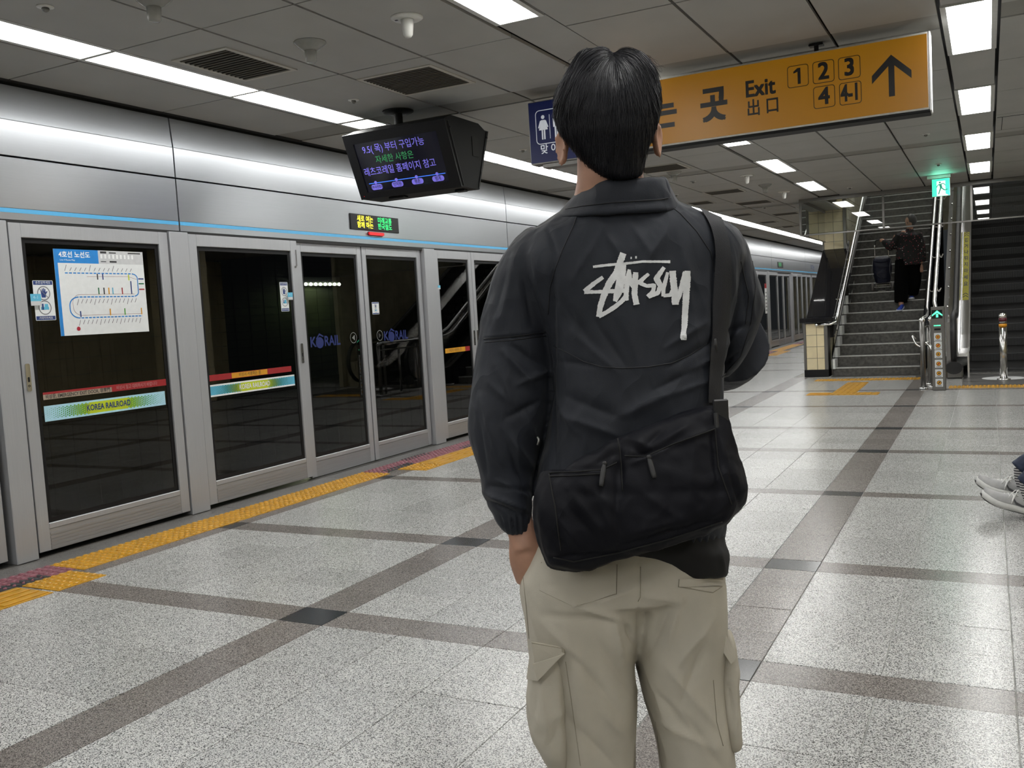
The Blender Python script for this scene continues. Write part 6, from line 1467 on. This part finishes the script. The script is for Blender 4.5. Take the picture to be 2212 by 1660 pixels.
# ------------------------------------------------------------------ WOMAN WITH A SHOPPING CART ON THE STAIRS
def fig(parts_, voxel=.012, sm=3): return remeshed(join(*parts_), voxel, sm)
wz = step_z(5) + .004
wo = thing('person', 'woman in black floral blouse and wide black trousers walking down the stairs', 'person', (-1.24, 17.3, wz))
q = lambda x, y, z: Vector((x, y, z))
WR, WG = Vector((-1, 0, 0)), Vector((-.30, -.95, 0)).normalized(); WR = WG.cross(ZP).normalized()
hc = q(-1.165, 17.38, 2.475)
hipz, shz = wz + .82, wz + 1.33
Lf, Rf = q(-1.325, 17.13, wz), q(-1.19, 17.42, step_z(6) + .004)
spine = [(-1.22, 17.36, hipz - .04), (-1.22, 17.37, hipz + .12), (-1.20, 17.39, hipz + .30), (-1.20, 17.39, shz - .05), (-1.19, 17.39, shz)]
HGw = Vector((-.72, -.62, -.32)).normalized(); HRw = HGw.cross(ZP).normalized(); HZw = HRw.cross(HGw)
body_ = fig([head_geo(hc, HRw, HGw, HZw, .93), tube([(-1.18, 17.39, shz - .03), (-1.17, 17.39, hc.z - .06)], [.055, .048], 12),
    tube(spine, [.14, .13, .145, .15, .10], 20, 4, flat=(WG, .68)),
    tube([(-1.385, 17.37, shz - .05), (-1.47, 17.38, shz - .22), (-1.56, 17.42, shz - .16), (-1.625, 17.48, wz + 1.235)], [.047, .040, .032, .024], 10, 4),
    tube([(-1.03, 17.38, shz - .05), (-1.0, 17.36, shz - .32), (-1.0, 17.33, wz + .78)], [.047, .038, .026], 10, 4),
    tube([(-1.30, 17.34, hipz - .02), (-1.33, 17.27, wz + .46), (-1.33, 17.20, wz + .07)], [.085, .058, .040], 12, 4),
    tube([(-1.14, 17.38, hipz - .02), (-1.15, 17.40, wz + .60), (-1.18, 17.47, Rf.z + .08)], [.085, .058, .040], 12, 4)] +
    [tube([(-1.625 - .012 * k, 17.48, wz + 1.235 + .014 * (k % 2)), (-1.655, 17.485 + .010 * k, wz + 1.245), (-1.668, 17.49 + .012 * k, wz + 1.215), (-1.650, 17.49 + .012 * k, wz + 1.200)], [.010, .009, .0085, .007], 7, 3) for k in range(4)] +
    [tube([(-1.62, 17.48, wz + 1.24), (-1.635, 17.46, wz + 1.215), (-1.655, 17.462, wz + 1.20)], [.012, .010, .008], 7, 3), ball((-1.632, 17.485, wz + 1.232), .034, 10, 8, (1, .8, .8)), ball((-1.0, 17.325, wz + .72), .034, 10, 8, (.6, .8, 1.3))] +
    [tube([(-1.0 + .012 * (k - 1.5), 17.32, wz + .71), (-1.0 + .014 * (k - 1.5), 17.31, wz + .655), (-1.0 + .014 * (k - 1.5), 17.325, wz + .62)], [.009, .0085, .007], 7, 3) for k in range(4)], .009, 2)
put_mesh('body', body_, M_SKIN, wo)
bl_ = fig([tube([(-1.215, 17.36, hipz - .06), (-1.215, 17.36, hipz + .10), (-1.205, 17.38, hipz + .30), (-1.20, 17.39, shz - .07), (-1.19, 17.39, shz - .005)], [.215, .20, .195, .20, .11], 24, 5, flat=(WG, .66)),
    tube([(-1.34, 17.38, shz - .05), (-1.47, 17.38, shz - .235), (-1.56, 17.42, shz - .165), (-1.60, 17.46, wz + 1.20)], [.078, .070, .062, .050], 14, 5),
    tube([(-1.06, 17.38, shz - .05), (-.995, 17.36, shz - .30), (-.99, 17.33, wz + .80)], [.078, .070, .058], 14, 5), tube([(-1.19, 17.38, shz - .04), (-1.17, 17.38, shz + .045)], [.09, .062], 14)], .012, 3)
put_mesh('blouse', bl_, M_FLOR, wo, 'black blouse with red and pink flowers')
tr_ = fig([tube([(-1.30, 17.36, hipz + .03), (-1.32, 17.28, wz + .45), (-1.335, 17.22, wz + .13)], [.125, .118, .105], 18, 5), tube([(-1.13, 17.38, hipz + .03), (-1.13, 17.38, wz + .50), (-1.17, 17.43, Rf.z + .09)], [.125, .118, .100], 18, 5), tube([(-1.22, 17.36, hipz - .05), (-1.22, 17.36, hipz + .10)], [.17, .16], 16, 2, flat=(WG, .75))], .012, 3)
put_mesh('trousers', tr_, M_TROUS, wo)
hr = fig([(lambda g: ([tuple(hc + (Vector(v) - hc) * 1.0) for v in g[0]], g[1]))(ball(hc + q(0.01, .022, .02), .112, 22, 14, (.86, .92, 1.05)))], .009, 2)
Vh = coords(hr); rel = (Vh - np.array(hc)) @ np.array(HGw); rz = (Vh - np.array(hc)) @ np.array(HZw)
Vh -= np.array(HGw)[None, :] * (np.clip((rel - .03) / .03, 0, 1) * np.clip((.005 - rz) / .03, 0, 1) * .05)[:, None]; set_coords(hr, Vh); put_mesh('hair', hr, M_HAIR, wo)
for sd in (-1, 1): part('eye', ball(hc + HRw * .029 * sd + HGw * .078 + HZw * .006, .010, 8, 6), M_INK, wo)
def shoe_geo(heel, dirv, upv, L=.26, W=.10, H=.10, sole=.026, rocker=.03):
    """upper and sole of a trainer; heel point, toe direction, up direction"""
    X_ = Vector(dirv).normalized(); Z_ = Vector(upv).normalized(); Y_ = Z_.cross(X_).normalized(); Z_ = X_.cross(Y_)
    st_ = [0, .04, .12, .25, .38, .5, .62, .74, .85, .93, .98, 1.0]; wd = [.30, .58, .68, .70, .70, .76, .90, 1.0, .96, .78, .50, .18]; ht = [.75, 1.0, 1.02, 1.0, .95, .80, .66, .55, .48, .42, .34, .22]
    def rock(s): return rocker * (max(0, s - .62) / .38) ** 1.8 + rocker * .5 * (max(0, .12 - s) / .12) ** 1.5
    U_, F1 = [], []; n = 18
    for s, w_, h_ in zip(st_, wd, ht):
        for j in range(n):
            a = math.pi * j / (n - 1); yy = math.cos(a) * w_ * W / 2 * (.90 if 0 < j < n - 1 else .95); zz = sole + rock(s) + math.sin(a) ** .75 * (H - sole) * h_
            U_.append(tuple(Vector(heel) + X_ * s * L + Y_ * yy + Z_ * zz))
    m = len(st_)
    for i in range(m - 1):
        for j in range(n - 1): a = i * n + j; F1.append([a, a + 1, a + 1 + n, a + n])
        F1.append([i * n + n - 1, i * n, (i + 1) * n, (i + 1) * n + n - 1])
    F1 += [list(range(n)), list(range((m - 1) * n, m * n))[::-1]]
    S_, F2 = [], []
    for s, w_ in zip(st_, wd):
        for yy, zz in ((-1, 0), (1, 0), (1.06, .5), (1.0, 1), (-1.0, 1), (-1.06, .5)):
            S_.append(tuple(Vector(heel) + X_ * (s * L + (.006 if s > .97 else (-.012 if s < .02 else 0))) + Y_ * yy * w_ * W / 2 * 1.04 + Z_ * (rock(s) + zz * (sole + (.010 if s < .3 else 0) + .004))))
    for i in range(m - 1):
        for j in range(6): a = i * 6 + j; b = i * 6 + (j + 1) % 6; F2.append([a, b, b + 6, a + 6])
    F2 += [list(range(6))[::-1], list(range((m - 1) * 6, m * 6))]
    return (U_, F1), (S_, F2), (X_, Y_, Z_, rock)
for f, dv, up in ((q(-1.305, 17.24, wz + .03), (-.25, -1, -.28), (0, -.28, 1)), (q(-1.18, 17.50, step_z(6) + .006), (.05, -1, -.02), (0, 0, 1))):
    a, b, _ = shoe_geo(f, dv, up, .23, .095, .085, .024, .015)
    s_ = part('shoe', a, M_SNB, wo, True); part('sole', b, M_SNW, s_, True)
t = thing('shopping_cart', 'navy fabric shopping trolley on two grey wheels pulled beside the woman', 'shopping trolley', (-1.66, 17.78, step_z(7)))
cy = 17.76; wzc = step_z(7) + .082
for x in (-1.835, -1.505):
    w_ = part('wheel', join(xform(lathe([(.045, -.018), (.080, -.018), (.082, 0), (.080, .018), (.045, .018)], (0, 0, 0), 20), Matrix.Translation((x, cy, wzc)) @ Matrix.Rotation(math.pi / 2, 4, 'Y'))), M_TYRE, t, True)
    part('hub', xform(lathe([(.044, -.020), (.044, .020)], (0, 0, 0), 12), Matrix.Translation((x, cy, wzc)) @ Matrix.Rotation(math.pi / 2, 4, 'Y')), M_RUB, w_, True)
part('axle', tube([(-1.83, cy, wzc), (-1.51, cy, wzc)], .008, 8), M_STEEL, t)
fr_ = [tube([(x, cy - .03, wzc - .04), (x, cy - .09, wzc + .25), (x, cy - .16, 1.90), (x * .92 + -1.66 * .08, cy - .20, wz + 1.20)], .008, 8, 3) for x in (-1.77, -1.54)]
part('frame', join(*fr_), M_STEEL, t, True)
part('handle', tube([(-1.752, 17.56, wz + 1.16), (-1.745, 17.55, wz + 1.225), (-1.66, 17.55, wz + 1.245), (-1.56, 17.55, wz + 1.225), (-1.555, 17.56, wz + 1.16)], .013, 8, 4), M_RUB, t, True)
part('base_bar', join(tube([(-1.77, cy - .16, wzc + .035), (-1.54, cy - .16, wzc + .035)], .007, 8), tube([(-1.73, cy - .17, wzc + .03), (-1.73, cy - .19, wzc - .07), (-1.60, cy - .19, wzc - .07), (-1.60, cy - .17, wzc + .03)], .007, 8)), M_STEEL, t)
cb_ = remeshed(join(*[tube([(-1.655, cy - .10, wzc + .08), (-1.655, cy - .12, wzc + .28), (-1.655, cy - .14, wzc + .46), (-1.655, cy - .15, wzc + .52)], [.12, .155, .15, .13], 20, 4, flat=(YP, .62))]), .010, 2)
fold(cb_, [(1888, 575, 1928, 577, 3, 10), (1895, 600, 1922, 602, 5, 8), (1893, 585, 1896, 620, 3, 6)], noise_amp=6); put_mesh('bag', cb_, M_CART, t)
part('bag_flap', tube([(-1.76, cy - .22, wzc + .47), (-1.655, cy - .255, wzc + .455), (-1.55, cy - .22, wzc + .47)], [.03, .035, .03], 10, 4, flat=(YP, .5)), M_CART, t, True)
part('side_piping', join(*[tube([(x, cy - .19, wzc + .46), (x * 1.012 + .0, cy - .20, wzc + .30), (x, cy - .17, wzc + .16)], .004, 6, 3) for x in (-1.80, -1.51)]), M_GREYL, t)

# ------------------------------------------------------------------ SEATED PERSON AT THE RIGHT EDGE
sp_ = thing('person', 'seated person whose grey trainers, striped socks and dark jeans show at the right edge', 'person', (.62, 5.85, 0))
def sk(x, y, z): return Vector((x, y, z))
kn = [(.44, 5.80, .50), (.47, 6.02, .52)]; an = [(.150, 5.80, .168), (.122, 5.955, .222)]; hp = [(.90, 5.72, .53), (.90, 6.0, .53)]
hc2 = sk(1.02, 5.86, 1.25); G2 = Vector((-1, -.05, -.1)).normalized(); R2 = G2.cross(ZP).normalized()
bdy = fig([head_geo(hc2, R2, G2, ZP, .97), tube([(1.03, 5.86, 1.08), (1.02, 5.86, 1.17)], .052, 10), tube([(.93, 5.86, .52), (.98, 5.86, .75), (1.03, 5.86, 1.0), (1.03, 5.86, 1.08)], [.14, .13, .15, .08], 18, 4, flat=((1, 0, 0), .7))] +
    [tube([h, k_, (a[0] + .055, a[1], a[2] + .055)], [.070, .048, .030], 12, 3) for h, k_, a in zip(hp, kn, an)] +
    [tube([(1.03, 5.86 + s * .16, 1.00), (.95, 5.86 + s * .24, .76), (.70, 5.86 + s * .14, .64)], [.045, .038, .027], 10, 4) for s in (-1, 1)] +
    [tube([(.70, 5.86 + s * .14, .64), (.63, 5.86 + s * .12, .625)], [.03, .034], 8, 2) for s in (-1, 1)] + [tube([(.63, 5.86 + s * .12 + .014 * (k - 1.5), .625), (.585, 5.86 + s * .12 + .016 * (k - 1.5), .615), (.56, 5.86 + s * .12 + .016 * (k - 1.5), .59)], [.009, .0085, .007], 7, 3) for s in (-1, 1) for k in range(4)] +
    [], .010, 2)
put_mesh('body', bdy, M_SKIN, sp_)
je = fig([tube([h, (.66, (h[1] + k_[1]) / 2, .56), k_, ((k_[0] + a[0]) / 2, (k_[1] + a[1]) / 2, (k_[2] + a[2]) / 2), (a[0] + .014, a[1], a[2] + .022)], [.10, .088, .075, .060, .054], 18, 5) for h, k_, a in zip(hp, kn, an)] + [tube([(.90, 5.66, .53), (.90, 6.06, .53)], .12, 16)], .008, 3)
fold(je, [(2196, 1018, 2212, 1040, 5, 4), (2200, 1000, 2212, 1012, 4, -4)], noise_amp=5, nscale=12); put_mesh('jeans', je, M_JEAN, sp_)
tp = fig([tube([(.93, 5.86, .50), (.98, 5.86, .75), (1.03, 5.86, 1.0), (1.03, 5.86, 1.07)], [.165, .155, .175, .10], 18, 4, flat=((1, 0, 0), .74))] + [tube([(1.03, 5.86 + s * .12, 1.04), (1.02, 5.86 + s * .19, 1.0), (.95, 5.86 + s * .25, .76), (.72, 5.86 + s * .15, .64)], [.06, .068, .058, .044], 12, 4) for s in (-1, 1)], .012, 3); put_mesh('top', tp, M_JKT, sp_)
hr2 = fig([ball(hc2 + sk(.018, 0, .02), .112, 20, 12, (.93, .86, 1.05))], .010, 2); Vh = coords(hr2); rel = (Vh - np.array(hc2)) @ np.array(G2); rz = Vh[:, 2] - hc2.z
Vh -= np.array(G2)[None, :] * (np.clip((rel - .03) / .03, 0, 1) * np.clip((.045 - rz) / .03, 0, 1) * .05)[:, None]; set_coords(hr2, Vh); put_mesh('hair', hr2, M_HAIR, sp_)
for (heel, dv, up, nm, a) in ((sk(.232, 5.80, .012), (-1, -.05, .26), (.26, 0, 1), 'near', an[0]), (sk(.205, 5.955, .060), (-1, .02, .24), (.24, 0, 1), 'far', an[1])):
    up_, so, (X_, Y_, Z_, rk) = shoe_geo(heel, dv, up, .300, .098, .108, .030, .034)
    s_ = part('shoe', up_, M_KNIT, sp_, True, label='light grey knitted trainer'); part('foam_sole', so, M_SOLE, s_, True)
    h_ = Vector(heel)
    def L_(x, y, z): return h_ + X_ * x + Y_ * y + Z_ * z
    side = -1 if (L_(0, 1, 0) - L_(0, 0, 0)).y > 0 else 1       # the flank that faces the camera
    part('outsole', tube([L_(-.012, 0, .010), L_(.04, 0, -.001), L_(.15, 0, -.002), L_(.22, 0, .004), L_(.275, 0, .022), L_(.308, 0, .048)], [.020, .034, .036, .044, .034, .010], 12, 3, flat=(Z_, .16)), M_SOLEK, s_, True)
    lc = []
    for k in range(6):
        x = .135 + .019 * k; z0 = .088 - .0062 * k; lc.append(tube([L_(x - .006, -.026, z0 - .004), L_(x + .006, 0, z0 + .010), L_(x - .004, .026, z0 - .004)], .0032, 6, 3))
    for dx, dy, dz in ((.05, side * .03, .045), (.03, side * .045, .02), (-.035, side * .02, .052)): lc.append(tube([L_(.125, 0, .102), L_(.125 + dx * .5, dy * .6, .125 - abs(dx) * .2), L_(.125 + dx, dy, dz + .02)], .0028, 6, 3))
    lc.append(tube([L_(.125, 0, .100), L_(.15, side * .03, .085), L_(.155, side * .043, .050)], .0028, 6, 3)); lc.append(ball(L_(.124, 0, .104), .008, 8, 6))
    part('laces', join(*lc), M_LACE, s_, True)
    sw_ = [(.095, .038), (.085, .062), (.070, .052), (.10, .036), (.04, .058), (-.004, .072), (.03, .050), (.075, .036)]
    sw_ = [(.145, .052), (.150, .070), (.132, .050), (.10, .040), (.06, .042), (.02, .058), (.06, .034), (.10, .029), (.132, .036)]
    part('side_mark', prism(sw_, L_(0, side * .0345, .004), X_, Z_, Y_ * side, .005), M_SWSH, s_)
    A = Vector(a); D_ = (Vector((kn[0] if nm == 'near' else kn[1])) - A).normalized()
    st0 = L_(.066, 0, .075)
    c0 = st0; c1 = A + D_ * .045
    for k in range(14):
        p, p2 = c0.lerp(c1, k / 14), c0.lerp(c1, (k + 1) / 14)
        part('sock_band', tube([p, p2], .0435, 16, cap=False), M_SOCKW if k % 2 else M_SOCKK, s_, True)
# bench under the seated person
bn = thing('bench', 'metal bench beyond the right edge under the seated person', 'bench', (1.0, 5.9, 0))
part('seat', bbox(.74, 1.18, 4.9, 6.9, .405, .435, .01), M_STEELD, bn)
for y_ in (5.05, 6.75): part('leg', bbox(.80, 1.12, y_ - .03, y_ + .03, .001, .405, .005), M_STEELD, bn)
